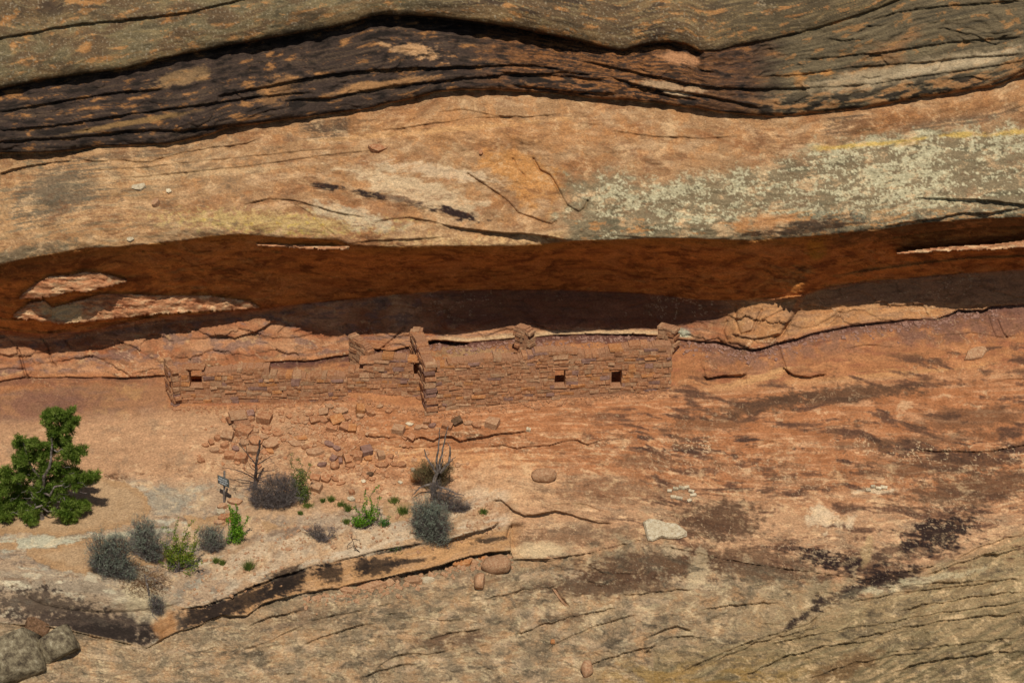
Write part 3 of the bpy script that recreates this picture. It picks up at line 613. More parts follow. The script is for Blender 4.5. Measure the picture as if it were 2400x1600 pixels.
for cx, cy, rx, ry, an, k in ((2160,1225,90,36,-14,.95),(1930,1290,110,22,12,.95),(2030,1330,90,16,-14,.8),(1860,1270,70,14,20,.6),(1830,1425,46,8,-32,.9),(1875,1388,14,22,20,.8),(1960,1355,110,14,-24,.7),(2100,1260,120,24,-8,.6)):
    paint('3a2a26', blob(cx, cy, rx, ry, an, 1.0, vs * .8 + n4 * .4) * k)
paint('dcc09a', blob(1900, 1190, 50, 24, 12, 1.3) * .75); paint('dcc09a', blob(2020, 1128, 50, 9, 0, .8) * .8); paint('cdb48c', blob(1606, 1300, 24, 50, 14, 1.3) * .6); paint('d8bc94', blob(1540, 1262, 46, 14, 10, 1.2) * .6); paint('d6b98e', blob(1235, 1262, 70, 20, -4, .3) * .8)
paint('bfa071', blob(1990, 1270, 12, 40, 10, .8) * .6)
# sand
paint('bd9b74', SANDm); paint('b08c64', SANDm * ss(0, .6, n8) * .6)
paint('b0783f', SANDm * ss(20, 4, np.abs(SAND - 2) + 0 * X) * .25)
# broad mineral mottling at every scale
nr1 = fbm(X / 52 + n1, Y / 36 + n2, 6, 401, .74); nr2 = fbm(X / 36 + n2, Y / 24, 6, 402, .74); nr3 = sfb(XW / 80, VW / 7, 5, 403, .72)
nb1 = fbm(X / 190 + n2 * .5, Y / 110, 5, 404, .62); vein = np.abs(fbm(XW / 60, YW / 40, 4, 405, .6))
rocky = (1 - SANDm) * (1 - DIRT * .6)
sl = np.maximum(r_slick, r_low); sun_ = np.maximum(sl, r_face)
paint('dcbb8c', rocky * sun_ * ss(.10, .6, nr1 - nb1 * .3) * .42)
paint('8a6244', rocky * (r_slick + r_face * .8 + r_wall + r_floor) * ss(.18, .5, nr2 + nb1 * .4) * .50)
paint('6c5f4b', rocky * r_low * ss(.10, .42, nr2 + nb1 * .5) * .62)
paint('4b4034', rocky * (r_low + r_slick * .35) * ss(.45, .62, nr2 + nb1 * .3) * .6)
paint('d2be98', rocky * r_low * ss(.1, .6, nr1) * .35)
paint('e0bf94', rocky * (r_slick + r_low * .15 + r_wall + r_floor * .6) * ss(.035, .012, vein) * ss(-.1, .3, nb1) * .5)
paint('4d4636', r_top * ss(.12, .45, nb1 + nr1 * .5) * .55); paint('9a8a62', r_top * ss(.12, .4, nr3 - nb1 * .4) * .5); paint('b98a56', r_top * ss(.30, .42, nr3 * .6 + n6 * .5 - nb1 * .2) * .75)
paint('a39c86', r_top * ss(.5, .7, nr1 + sp2 * .4) * .5)
paint('2b2520', (r_band * ss(1830, 1700, X)) * ss(.1, .5, nr3) * .35); paint('8a6442', (r_band * ss(1830, 1700, X)) * ss(.38, .5, nr3 * .7 + nr1 * .5) * .7)
paint('cfa274', r_face * ss(.1, .5, nr1 + nb1 * .3) * .4); paint('99643f', r_face * (1 - lic) * ss(.1, .45, -nr1 * .6 - nr3 * .4 + nb1 * .5) * .5); paint('8a7358', r_face * (1 - lic) * ss(.15, .5, nr2 - nb1 * .4) * ss(900, 500, X) * .5)
paint('74441f', r_ceil * (1 - pc) * ss(.05, .35, nr3 * .6 + fbm(XW / 80 + n2, YW / 26 + n1 * 1.2, 5, 406, .7) * .6) * .6); paint('dca060', r_ceil * (1 - pc) * ss(.1, .4, fbm(XW / 90 + n1 * 1.2, YW / 30 + n2 * .8, 5, 407, .7)) * .5)
paint('6e5344', r_wall * ss(.2, .5, -nr3) * .35)
# warm contact dirt and gritty speckle everywhere
grit = (sp * .5 + sp2 * .5)
var = 1 + .16 * nr1 * (1 - smooth_w * .7) + .10 * nr3 * (1 - smooth_w) + .10 * n4 + .10 * n3 + .10 * grit * (1 - smooth_w * .7) + .05 * n1
speck = ss(.55, .7, gn(X / 4.2 + 50, Y / 3.8, 391)) * (r_low + r_slick * .6 + r_top * .5 + r_face * .3) * ss(-.2, .3, n8) * (1 - SANDm)
paint('5a4a3c', speck * .55)
speck2 = ss(.55, .7, gn(X / 4.8 + 90, Y / 4.4, 392)) * (r_low + r_slick * .5 + r_face * .6) * (1 - SANDm)
paint('e6d6b4', speck2 * .28)
paint('cbb698', (r_slick + seg(KU - .8, KU, .2)) * ss(420, 560, X) * ss(1185, 1150, X) * ss(90, 20, np.abs(Y - yU + 50)) * (1 - SANDm) * ss(-.4, .3, nr1 + n2) * .5)
COL = COL * var[..., None] * np.array([1.0, .995, .97], np.float32)
COL *= 1 + (r_top + mR * .7)[..., None] * np.array([.06, -.035, -.10], np.float32) + gr[..., None] * np.array([.05, -.02, -.08], np.float32) + (r_ceil * (1 - pc))[..., None] * np.array([.06, -.10, -.18], np.float32)
lum_ = COL @ np.array([.3, .55, .15])
COL = np.clip(COL * ((np.clip(lum_, .01, 1) / .24) ** .22)[..., None], 0.004, .8)
print('colour', time.time() - T0)

# ------------------------------------------------------------------ materials
def mat_new(name):
    m = bpy.data.materials.new(name); m.use_nodes = True
    return m, m.node_tree.nodes, m.node_tree.links, m.node_tree.nodes['Principled BSDF']
def rock_material():
    m, N, Lk, b = mat_new('weathered_sandstone')
    a = N.new('ShaderNodeAttribute'); a.attribute_name = 'tone'
    geo = N.new('ShaderNodeNewGeometry')
    n_a = N.new('ShaderNodeTexNoise'); n_a.inputs['Scale'].default_value = 16; n_a.inputs['Detail'].default_value = 7; n_a.inputs['Roughness'].default_value = .68
    n_b = N.new('ShaderNodeTexNoise'); n_b.inputs['Scale'].default_value = 70; n_b.inputs['Detail'].default_value = 3
    mp = N.new('ShaderNodeMapping'); mp.inputs['Scale'].default_value = (1, 1, 2.6)
    Lk.new(geo.outputs['Position'], mp.inputs[0])
    Lk.new(mp.outputs[0], n_a.inputs[0]); Lk.new(mp.outputs[0], n_b.inputs[0])
    r = N.new('ShaderNodeMapRange'); r.inputs[1].default_value = .25; r.inputs[2].default_value = .75; r.inputs[3].default_value = .52; r.inputs[4].default_value = 1.48
    Lk.new(n_a.outputs[0], r.inputs[0])
    r2 = N.new('ShaderNodeMapRange'); r2.inputs[1].default_value = .3; r2.inputs[2].default_value = .7; r2.inputs[3].default_value = .82; r2.inputs[4].default_value = 1.18
    Lk.new(n_b.outputs[0], r2.inputs[0])
    mu = N.new('ShaderNodeMath'); mu.operation = 'MULTIPLY'; Lk.new(r.outputs[0], mu.inputs[0]); Lk.new(r2.outputs[0], mu.inputs[1])
    vm = N.new('ShaderNodeVectorMath'); vm.operation = 'SCALE'; Lk.new(a.outputs['Color'], vm.inputs[0]); Lk.new(mu.outputs[0], vm.inputs['Scale'])
    Lk.new(vm.outputs[0], b.inputs['Base Color'])
    b.inputs['Roughness'].default_value = .92
    b.inputs['Specular IOR Level'].default_value = .15
    bp = N.new('ShaderNodeBump'); bp.inputs['Strength'].default_value = .8; bp.inputs['Distance'].default_value = .035
    Lk.new(n_a.outputs[0], bp.inputs['Height']); Lk.new(bp.outputs[0], b.inputs['Normal'])
    return m
MROCK = rock_material()
PW = P(X, Y, D)
# ------------------------------------------------------------------ split the cliff along its natural seams
def grid_piece(name, fmask):
    jj, ii = np.nonzero(fmask)
    idx = jj * NX + ii
    quads = np.stack([idx, idx + NX, idx + NX + 1, idx + 1], 1)
    used, inv = np.unique(quads.ravel(), return_inverse=True)
    me = bpy.data.meshes.new(name)
    me.vertices.add(len(used)); me.vertices.foreach_set('co', PW.reshape(-1, 3)[used].astype(np.float32).ravel())
    me.loops.add(len(inv)); me.loops.foreach_set('vertex_index', inv.astype(np.int32))
    me.polygons.add(len(quads)); me.polygons.foreach_set('loop_start', np.arange(0, len(inv), 4, dtype=np.int32))
    me.polygons.foreach_set('loop_total', np.full(len(quads), 4, np.int32))
    me.polygons.foreach_set('use_smooth', np.ones(len(quads), bool))
    me.update()
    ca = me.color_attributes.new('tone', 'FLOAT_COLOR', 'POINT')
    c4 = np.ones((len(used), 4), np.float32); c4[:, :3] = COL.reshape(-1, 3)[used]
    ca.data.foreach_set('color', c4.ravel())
    me.materials.append(MROCK)
    ob = bpy.data.objects.new(name, me); scene.collection.objects.link(ob)
    ob['kind'] = 'structure'
    return ob
def fm(A): return (A[:-1, :-1] + A[1:, :-1] + A[:-1, 1:] + A[1:, 1:]) / 4
fs = fm(SEG); fsand = fm(SAND) > 0
parts_ = [('upper_cliff', fs < KD), ('cliff_brow', (fs >= KD) & (fs < KF)), ('alcove_ceiling', (fs >= KF) & (fs < KH)),
          ('alcove_back_wall', (fs >= KH) & (fs < KJ)), ('ledge_floor', (fs >= KJ) & (fs < KN) & ~fsand), ('sand', (fs >= KJ) & fsand),
          ('lower_slickrock', (fs >= KN) & ~fsand)]
for nm, mk in parts_: grid_piece(nm, mk)
print('grid', NX, NY, time.time() - T0)
# ------------------------------------------------------------------ object helpers
LINK = scene.collection.objects.link
def tag(o, label=None, cat=None, group=None, kind=None):
    if label: o['label'] = label
    if cat: o['category'] = cat
    if group: o['group'] = group
    if kind: o['kind'] = kind
    return o
def empty(name, loc, label, cat, group=None):
    o = bpy.data.objects.new(name, None); o.empty_display_size = .1; LINK(o); o.location = loc
    return tag(o, label, cat, group)
def mobj(name, me, parent=None, mat=None, loc=None, rot=None):
    o = bpy.data.objects.new(name, me); LINK(o)
    if mat and not me.materials: me.materials.append(mat)
    if loc is not None: o.location = loc
    if rot is not None: o.rotation_euler = rot
    if parent is not None:
        o.parent = parent
    return o
def soup(name, V3, mat, parent=None, origin=None, smooth=False):
    """triangle soup (n,3,3) world coordinates -> one mesh"""
    V3 = np.asarray(V3, np.float32)
    org = np.array(origin if origin is not None else (0, 0, 0), np.float32)
    n = len(V3); me = bpy.data.meshes.new(name)
    me.vertices.add(n * 3); me.vertices.foreach_set('co', (V3 - org).ravel())
    me.loops.add(n * 3); me.loops.foreach_set('vertex_index', np.arange(n * 3, dtype=np.int32))
    me.polygons.add(n); me.polygons.foreach_set('loop_start', np.arange(0, n * 3, 3, dtype=np.int32)); me.polygons.foreach_set('loop_total', np.full(n, 3, np.int32))
    me.update(); me.materials.append(mat)
    o = bpy.data.objects.new(name, me); LINK(o)
    if parent is not None: o.parent = parent
    else: o.location = org.tolist()
    return o
def simple_mat(name, cols, scale=9, rough=.9, rand=.25, bump=0.0, lo=.35, hi=.65, tr=0.0):
    m, N, Lk, b = mat_new(name)
    tc = N.new('ShaderNodeNewGeometry')
    nz = N.new('ShaderNodeTexNoise'); nz.inputs['Scale'].default_value = scale; nz.inputs['Detail'].default_value = 6; nz.inputs['Roughness'].default_value = .65
    Lk.new(tc.outputs['Position'], nz.inputs[0])
    cr = N.new('ShaderNodeValToRGB'); e = cr.color_ramp.elements
    for i, h in enumerate(cols):
        p = lo + (hi - lo) * i / max(1, len(cols) - 1)
        el = e[i] if i < 2 else e.new(p)
        el.position = p; c = alb(h); el.color = (c[0], c[1], c[2], 1)
    Lk.new(nz.outputs[0], cr.inputs[0])
    oi = N.new('ShaderNodeObjectInfo')
    mr = N.new('ShaderNodeMapRange'); mr.inputs[3].default_value = 1 - rand; mr.inputs[4].default_value = 1 + rand
    Lk.new(oi.outputs['Random'], mr.inputs[0])
    n2_ = N.new('ShaderNodeTexNoise'); n2_.inputs['Scale'].default_value = 46; n2_.inputs['Detail'].default_value = 4; n2_.inputs['Roughness'].default_value = .7; Lk.new(tc.outputs['Position'], n2_.inputs[0])
    m2 = N.new('ShaderNodeMapRange'); m2.inputs[1].default_value = .3; m2.inputs[2].default_value = .7; m2.inputs[3].default_value = .6; m2.inputs[4].default_value = 1.35; Lk.new(n2_.outputs[0], m2.inputs[0])
    mm = N.new('ShaderNodeMath'); mm.operation = 'MULTIPLY'; Lk.new(mr.outputs[0], mm.inputs[0]); Lk.new(m2.outputs[0], mm.inputs[1])
    vm = N.new('ShaderNodeVectorMath'); vm.operation = 'SCALE'; Lk.new(cr.outputs[0], vm.inputs[0]); Lk.new(mm.outputs[0], vm.inputs['Scale'])
    Lk.new(vm.outputs[0], b.inputs['Base Color']); b.inputs['Roughness'].default_value = rough; b.inputs['Specular IOR Level'].default_value = .15
    if bump:
        bp = N.new('ShaderNodeBump'); bp.inputs['Strength'].default_value = .6; bp.inputs['Distance'].default_value = bump
        Lk.new(nz.outputs[0], bp.inputs['Height']); Lk.new(bp.outputs[0], b.inputs['Normal'])
    return m
STONE = {'rust': simple_mat('rust_red_sandstone', ['a46c48', 'b67e56', 'c89a70'], 14, bump=.02, rand=.13),
         'tan': simple_mat('tan_sandstone', ['a87a56', 'ba8c66', 'c8a27a'], 14, bump=.02, rand=.13),
         'purple': simple_mat('purple_grey_sandstone', ['8a6450', '987260', 'a8826e'], 14, bump=.02, rand=.13),
         'orange': simple_mat('orange_sandstone', ['b0703f', 'c08250', 'cf9a66'], 14, bump=.02, rand=.13),
         'pale': simple_mat('pale_cream_sandstone', ['b09878', 'd3bf9a', 'ddcdae'], 12, bump=.02),
         'brown': simple_mat('dark_brown_sandstone', ['4f3a28', '6f5238', '80624a'], 14, bump=.02)}
TONE_WORD = {'rust': 'rust-red', 'tan': 'tan', 'purple': 'purple-grey', 'orange': 'orange', 'pale': 'pale cream', 'brown': 'dark brown'}
def hull_mesh(name, kind, seed):
    r = random.Random(seed); bm = __import__('bmesh').new(); bmesh = __import__('bmesh')
    pts = []
    if kind == 'block':
        for sx in (-1, 1):
            for sy in (-1, 1):
                for sz in (-1, 1):
                    for _ in range(2):
                        pts.append((sx * r.uniform(.40, .5), sy * r.uniform(.40, .5), sz * r.uniform(.36, .5)))
    elif kind == 'slab':
        for k in range(9):
            a = k * 2 * math.pi / 9 + r.uniform(-.3, .3); q = r.uniform(.36, .52)
            for sz in (-1, 1): pts.append((q * math.cos(a) * r.uniform(.86, 1), q * math.sin(a) * r.uniform(.86, 1), sz * r.uniform(.3, .5)))
    else:
        for _ in range(46 if kind == 'boulder' else 17):
            v = Vector((r.gauss(0, 1), r.gauss(0, 1), r.gauss(0, 1))).normalized()
            q = r.uniform(.42, .52)
            m = max(abs(v.x), abs(v.y), abs(v.z)); v = v * (.72 + .28 / m) * q
            pts.append(v[:])
    for p in pts: bm.verts.new(p)
    res = bmesh.ops.convex_hull(bm, input=bm.verts)
    bmesh.ops.delete(bm, geom=list({g for g in res['geom_interior'] if isinstance(g, bmesh.types.BMVert)}), context='VERTS')
    if kind in ('boulder', 'crag'):
        bmesh.ops.triangulate(bm, faces=bm.faces[:])
        bmesh.ops.subdivide_edges(bm, edges=bm.edges[:], cuts=2, use_grid_fill=True, smooth=.2 if kind == 'boulder' else .06)
        from mathutils import noise
        for v in bm.verts: v.co += v.co.normalized() * (noise.fractal(v.co * 1.3 + Vector((seed, 0, 0)), 1.0, 2, 3) * .035)
    me = bpy.data.meshes.new(name); bm.to_mesh(me); bm.free()
    if kind == 'boulder': me.polygons.foreach_set('use_smooth', [True] * len(me.polygons))
    me.materials.append(STONE['rust'])
    return me
BLOCKS = [hull_mesh('block_stone', 'block', i) for i in range(14)]
SLABS = [hull_mesh('slab_stone', 'slab', 50 + i) for i in range(14)]
CRAG = [hull_mesh('boulder', 'crag', 140 + i) for i in range(4)]
BOULD = [hull_mesh('boulder_stone', 'boulder', 90 + i) for i in range(8)]
def put(name, me, tone, M, parent=None):
    o = bpy.data.objects.new(name, me); LINK(o)
    o.material_slots[0].link = 'OBJECT'; o.material_slots[0].material = STONE[tone]
    if parent is not None: o.parent = parent; M = Matrix.Translation(-parent.location) @ M
    o.matrix_local = M
    return o
MUD = simple_mat('mud_mortar', ['a27050', 'b2805c', 'c2946e'], 20, bump=.02, rand=.05)
COSP = math.cos(PITCH)
def mpd(d): return U * (FD + d) / FD          # metres per raster unit at depth d

# ------------------------------------------------------------------ masonry
def masonry(label, prof, thick=.42, course=.115, slen=.30, windows=(), tones=None, back=False, low=.35, name='masonry_wall', ragged=.5, seed=1, dshift=0, jit=.016, rj=.07):
    """prof: (x, y_base, y_top) along the foot of the wall"""
    r = random.Random(seed); tones = tones or (['rust'] * 16 + ['tan'] * 5 + ['purple'] * 2 + ['orange'] * 3)
    A = P(prof[0][0], prof[0][1], terr(float(prof[0][0]), float(prof[0][1])) + dshift)
    B = P(prof[-1][0], prof[-1][1], terr(float(prof[-1][0]), float(prof[-1][1])) + dshift)
    e = np.array([B[0] - A[0], B[1] - A[1]]); Lw = np.hypot(*e); e /= Lw
    n = np.array([e[1], -e[0]])
    if n[1] > 0 and abs(n[1]) > .3: n = -n          # n points to the viewer
    ex3 = np.array([e[0], e[1], 0]); nx3 = np.array([n[0], n[1], 0])
    def hit(x, y):        # raster point -> (u, z) on the wall's front plane
        o = CAM; dv = P(x, y, 0) - CAM
        t = ((A - o) @ nx3) / (dv @ nx3); q = o + dv * t
        return (q - A) @ ex3, q[2]
    us, zb, zt = [], [], []
    if abs(nx3[1]) > .6:
        for x, yb, yt in prof:
            u, z0 = hit(x, yb); _, z1 = hit(x, yt); us.append(u); zb.append(z0); zt.append(z1)
    else:                  # a wall seen nearly end on
        for k, (x, yb, yt) in enumerate(prof):
            q = P(x, yb, terr(float(x), float(yb)) + dshift); us.append((q - A) @ ex3); zb.append(q[2]); zt.append(q[2] + (yb - yt) * mpd(0) / COSP)
    order = np.argsort(us); us = np.array(us)[order]; zb = np.array(zb)[order]; zt = np.array(zt)[order]
    _u = us.copy(); us = np.unique(np.concatenate([_u, np.arange(_u[0], _u[-1], .16)])); zb = np.interp(us, _u, zb); zt = np.interp(us, _u, zt) - np.array([abs(r.gauss(0, .035)) * ragged * 2 for _ in us])
    wins = []
    for (x0, y0, x1, y1) in windows:
        u0, z0 = hit(x0, y1); u1, z1 = hit(x1, y0); wins.append((u0, z0, u1, z1))
    root = empty(name, (A + nx3 * 0).tolist(), label, 'wall')
    # mortar core in upright strips
    bm = __import__('bmesh').new()
    def box(u0, u1, z0, z1, t0, t1):
        vs = []
        for u in (u0, u1):
            for t in (t0, t1):
                for z in (z0, z1):
                    q = ex3 * u + nx3 * t + np.array([0, 0, z - A[2]]); vs.append(bm.verts.new(q.tolist()))
        for f in ((0, 1, 3, 2), (4, 6, 7, 5), (0, 4, 5, 1), (2, 3, 7, 6), (0, 2, 6, 4), (1, 5, 7, 3)):
            bm.faces.new([vs[i] for i in f])
    u0s, u1s = us[0], us[-1]; ns = max(3, int((u1s - u0s) / .07)); cuts = set(np.linspace(u0s + .02, u1s - .02, ns))
    for w in wins: cuts |= {w[0], w[2]}
    cuts = sorted(cuts)
    for a, b in zip(cuts[:-1], cuts[1:]):
        c = (a + b) / 2; bz = np.interp(c, us, zb) - low; tz = np.interp(c, us, zt) - .03 - r.random() * .03; spans = [(bz, tz)]
        for w in wins:
            if w[0] - 1e-4 < c < w[2] + 1e-4:
                spans = [(bz, w[1]), (w[3], tz)]
        for s0, s1 in spans:
            if s1 > s0: box(a - .001 * r.random(), b, s0, s1, -thick + .012 + r.random() * .01, -.024 - r.random() * .01)
    me = bpy.data.meshes.new('mortar'); bm.normal_update(); bm.to_mesh(me); bm.free()
    mobj('mortar', me, root, MUD)
    # coursed stones
    count = 0
    z = zb.min() - .05; row = 0
    while z < zt.max():
        ch = course * r.uniform(.72, 1.3); u = us[0] - r.random() * .1
        while u < us[-1]:
            ln = slen * r.choice([.5, .7, .85, 1, 1.2, 1.5]); ue = min(u + ln, us[-1] + .02)
            c = (u + ue) / 2; lo_, hi_ = np.interp(c, us, zb), np.interp(c, us, zt)
            zc = z + ch / 2 + .02 * math.sin(c * 2.1 + row)
            ok = zc + ch * .5 < hi_ + ragged * .06 * r.random() and zc > lo_ - .06 and ue - u > .07
            a, b = u, ue
            for w in wins:
                if zc + ch / 2 > w[1] + .01 and zc - ch / 2 < w[3] - .01:
                    if b > w[0] and a < w[2]:
                        if w[0] - a >= b - w[2]: b = w[0]
                        else: a = w[2]
            if r.random() < .03: ok = False
            if ok and b - a > .06:
                me = r.choice(BLOCKS); g = .012
                pr = r.uniform(-jit, jit * 1.4)
                q = A + ex3 * ((a + b) / 2) + nx3 * (-thick / 2 + pr) + np.array([0, 0, zc - A[2]])
                rot = Matrix(((ex3[0], -nx3[0], 0), (ex3[1], -nx3[1], 0), (0, 0, 1))).to_4x4()
                if rot.determinant() < 0: rot = Matrix(((-ex3[0], -nx3[0], 0), (-ex3[1], -nx3[1], 0), (0, 0, 1))).to_4x4()
                fl = Matrix.Diagonal((r.choice((-1, 1)) * (b - a - g) * 1.06, thick * 1.02, (ch - g * .6) * 1.08, 1))
                M = Matrix.Translation(q.tolist()) @ rot @ Matrix.Rotation(r.uniform(-rj, rj), 4, 'Y') @ Matrix.Rotation(r.uniform(-rj, rj) * 1.2, 4, 'Z') @ fl
                put('stone', me, r.choice(tones), M, root); count += 1
            u = ue
        z += ch; row += 1
    for w in wins:          # flat lintel stone over each opening and a sill slab below
        for zz, hh, ex in ((w[3] + .025, .05, .10), (w[1] - .02, .04, .05)):
            q = A + ex3 * ((w[0] + w[2]) / 2) + nx3 * (-thick / 2 + .012) + np.array([0, 0, zz - A[2]])
            rot = Matrix(((ex3[0], -nx3[0], 0), (ex3[1], -nx3[1], 0), (0, 0, 1))).to_4x4()
            put('lintel' if zz > w[3] else 'sill', BLOCKS[3], 'tan' if zz < w[3] else 'rust', Matrix.Translation(q.tolist()) @ rot @ Matrix.Diagonal((w[2] - w[0] + ex * 2, thick * 1.03, hh, 1)), root)
    print(label[:40], count)
    return root
masonry('long low front wall of red masonry at the left with one square window', [(398,930,852),(430,930,849),(480,929,851),(520,929,848),(541,928,842),(620,928,842),(622,928,857),(700,925,861),(797,912,859)], windows=[(436,850,462,889)], seed=2, course=.12, slen=.30)
masonry('leaning end wall closing the left side of the long low red wall', [(400,934,846),(392,918,832),(381,900,815)], seed=3, slen=.22, thick=.2)
masonry('middle red masonry wall with small dark window beside the tall crosswall', [(799,903,849),(838,904,850),(846,905,822),(900,907,817),(950,909,823),(985,912,832)], windows=[(950,834,977,868)], seed=4)
masonry('slanting broken crosswall stub standing behind the middle wall', [(843,856,800),(824,844,782),(802,830,765)], dshift=-12, seed=5, slen=.24, thick=.28, ragged=.2, tones=['tan'] * 3 + ['rust'] * 2)  # tan-heavy mix lightens the stub, standing in for its lit side
masonry('narrow upright masonry piece directly left of the tallest crosswall', [(949,840,758),(973,840,755)], dshift=-16, seed=6, slen=.2, thick=.34, tones=['tan'] * 3 + ['rust'] * 2)  # mostly tan stones, so sunlit contrast is put into the colour
masonry('tallest crosswall, its stepped end running down to the front wall corner', [(1004,947,832),(996,915,806),(985,885,772),(970,862,750)], seed=7, slen=.26, thick=.36, ragged=.2, jit=.03, tones=['rust'] * 7 + ['tan'] * 4 + ['purple'] * 2)  # extra tan stones suggest the sunlit steps through colour
masonry('long right front wall of red masonry with two square windows', [(1006,946,836),(1040,942,830),(1061,939,827),(1104,934,819),(1168,925,818),(1195,921,820),(1224,917,805),(1262,912,801),(1305,908,801),(1341,904,811),(1390,900,804),(1443,897,792),(1504,894,789),(1541,890,789)], windows=[(1274,849,1299,890),(1404,849,1429,890)], seed=8)
masonry('short square masonry pillar above the middle of the right front wall', [(1212,824,757),(1197,814,750),(1180,806,745)], dshift=-20, seed=9, slen=.2, thick=.34, ragged=.2, jit=.03, tones=['tan'] * 3 + ['rust'] * 2)  # paler stone mix stands in for the pillar's sunlit side
masonry('short masonry pillar above the right end of the right front wall', [(1545,805,754),(1528,798,749),(1508,792,746)], dshift=-20, seed=10, slen=.2, thick=.34, ragged=.2, jit=.03, tones=['tan'] * 3 + ['rust'] * 2)  # paler stone mix adds this pillar's lit contrast by colour
masonry('waist-low tumbled stub of thick wall in front of the left masonry wall', [(548,1010,996),(538,985,966),(526,958,936)], seed=11, slen=.30, course=.13, thick=.5, jit=.10, rj=.28, name='ruined_wall_stub', tones=['rust'] * 4 + ['tan'] * 4 + ['purple'])
print('walls', time.time() - T0)

# ------------------------------------------------------------------ loose stones
def normal_at(x, y, h=9):
    a = P(x - h, y, terr(float(x - h), float(y))); b = P(x + h, y, terr(float(x + h), float(y)))
    c = P(x, y - h, terr(float(x), float(y - h))); d = P(x, y + h, terr(float(x), float(y + h)))
    n = Vector((b - a).tolist()).cross(Vector((c - d).tolist())).normalized()
    return n if n.z > 0 else n
LM = [(597, 1015, 'the top of the dead tree'), (518, 1100, 'the sign'), (548, 985, 'the ruined wall stub'), (600, 935, 'the long left wall'), (1003, 950, 'the foot of the tallest crosswall'),
      (687, 1100, 'the olive-green shrub'), (835, 1185, 'the bright green bush'), (993, 1080, 'the spiky dead shrub'), (1120, 1003, 'the dark crack in the red bedrock'), (800, 905, 'the middle masonry wall'),
      (1140, 1275, 'the right tip of the pale ledge'), (870, 1330, 'the undercut of the pale ledge'), (1527, 1217, 'the big white slab'), (740, 1000, 'the middle of the rubble slope'), (450, 1040, 'the bare dusty slope'),
      (1277, 872, 'the left of the two right-hand windows'), (2240, 810, 'the leaning slab on the far right'), (860, 1060, 'the lower rubble field'), (60, 1440, 'the bottom left corner'), (350, 440, 'the brow face at upper left'), (800, 1110, 'the gap between the two bushes')]
used_labels = set()
def dirword(dx, dy):
    if abs(dx) > 2 * abs(dy): return 'right of' if dx > 0 else 'left of'
    if abs(dy) > 2 * abs(dx): return 'below' if dy > 0 else 'above'
    return ('below right of' if dx > 0 else 'below left of') if dy > 0 else ('above right of' if dx > 0 else 'above left of')
def stone_label(x, y, w, h, tone, shape):
    sz = 'tiny' if w < 13 else 'small' if w < 20 else 'medium' if w < 27 else 'large'
    ls = sorted(LM, key=lambda m: math.hypot(m[0] - x, m[1] - y))
    for extra in ('', 'flat ', 'angular ', 'weathered ', 'chunky '):
        for lm in ls[:3]:
            dist = math.hypot(lm[0] - x, lm[1] - y); far = 'just ' if dist < 40 else 'a little ' if dist < 90 else 'well '
            s = f'{sz} {extra}{TONE_WORD[tone]} {shape} lying {far}{dirword(x - lm[0], y - lm[1])} {lm[2]}'
            if s not in used_labels and len(s.split()) <= 16: used_labels.add(s); return s
    return s
def loose(x, y, w, h, tone='rust', shape=None, ang=None, label=None, group='tumbled stones of the fallen walls', tall=None, r=random.Random(5), sink=.2, name='fallen_stone', cat='stone'):
    shape = shape or ('slab' if w > 1.25 * h else 'block')
    me = r.choice({'slab': SLABS, 'block': BLOCKS, 'boulder': BOULD}[shape])
    yb = y + h * .25
    q = at(x, yb); n = (normal_at(x, yb) + Vector((0, -.15, .7))).normalized()
    k = mpd(terr(float(x), float(yb)))
    sx = w * k; sz = (tall if tall else h * (.62 if shape == 'slab' else .75)) * k; sy = max(.5 * sx, h * k * (1.15 if shape == 'slab' else .9))
    ax = n.cross(Vector((0, 1, 0))).normalized()
    if ax.x < 0: ax = -ax
    ay = n.cross(ax).normalized()
    R = Matrix((ax, ay, n)).transposed().to_4x4()
    a = r.uniform(-.5, .5) if ang is None else math.radians(ang)
    c = q + n * sz * (.5 - sink)
    M = Matrix.Translation(c) @ Matrix.Rotation(0, 4, 'X') @ R @ Matrix.Rotation(a, 4, 'Z') @ Matrix.Rotation(r.uniform(-.18, .18), 4, 'X') @ Matrix.Rotation(r.uniform(-.2, .2), 4, 'Y') @ Matrix.Diagonal((sx * 1.22, sy * 1.2, sz * 1.2, 1))
    o = put(name, me, tone, M)
    tag(o, label or stone_label(x, y, w, h, tone, 'slab' if shape == 'slab' else 'block' if shape == 'block' else 'boulder'), cat, group)
    return o
rr = random.Random(77)
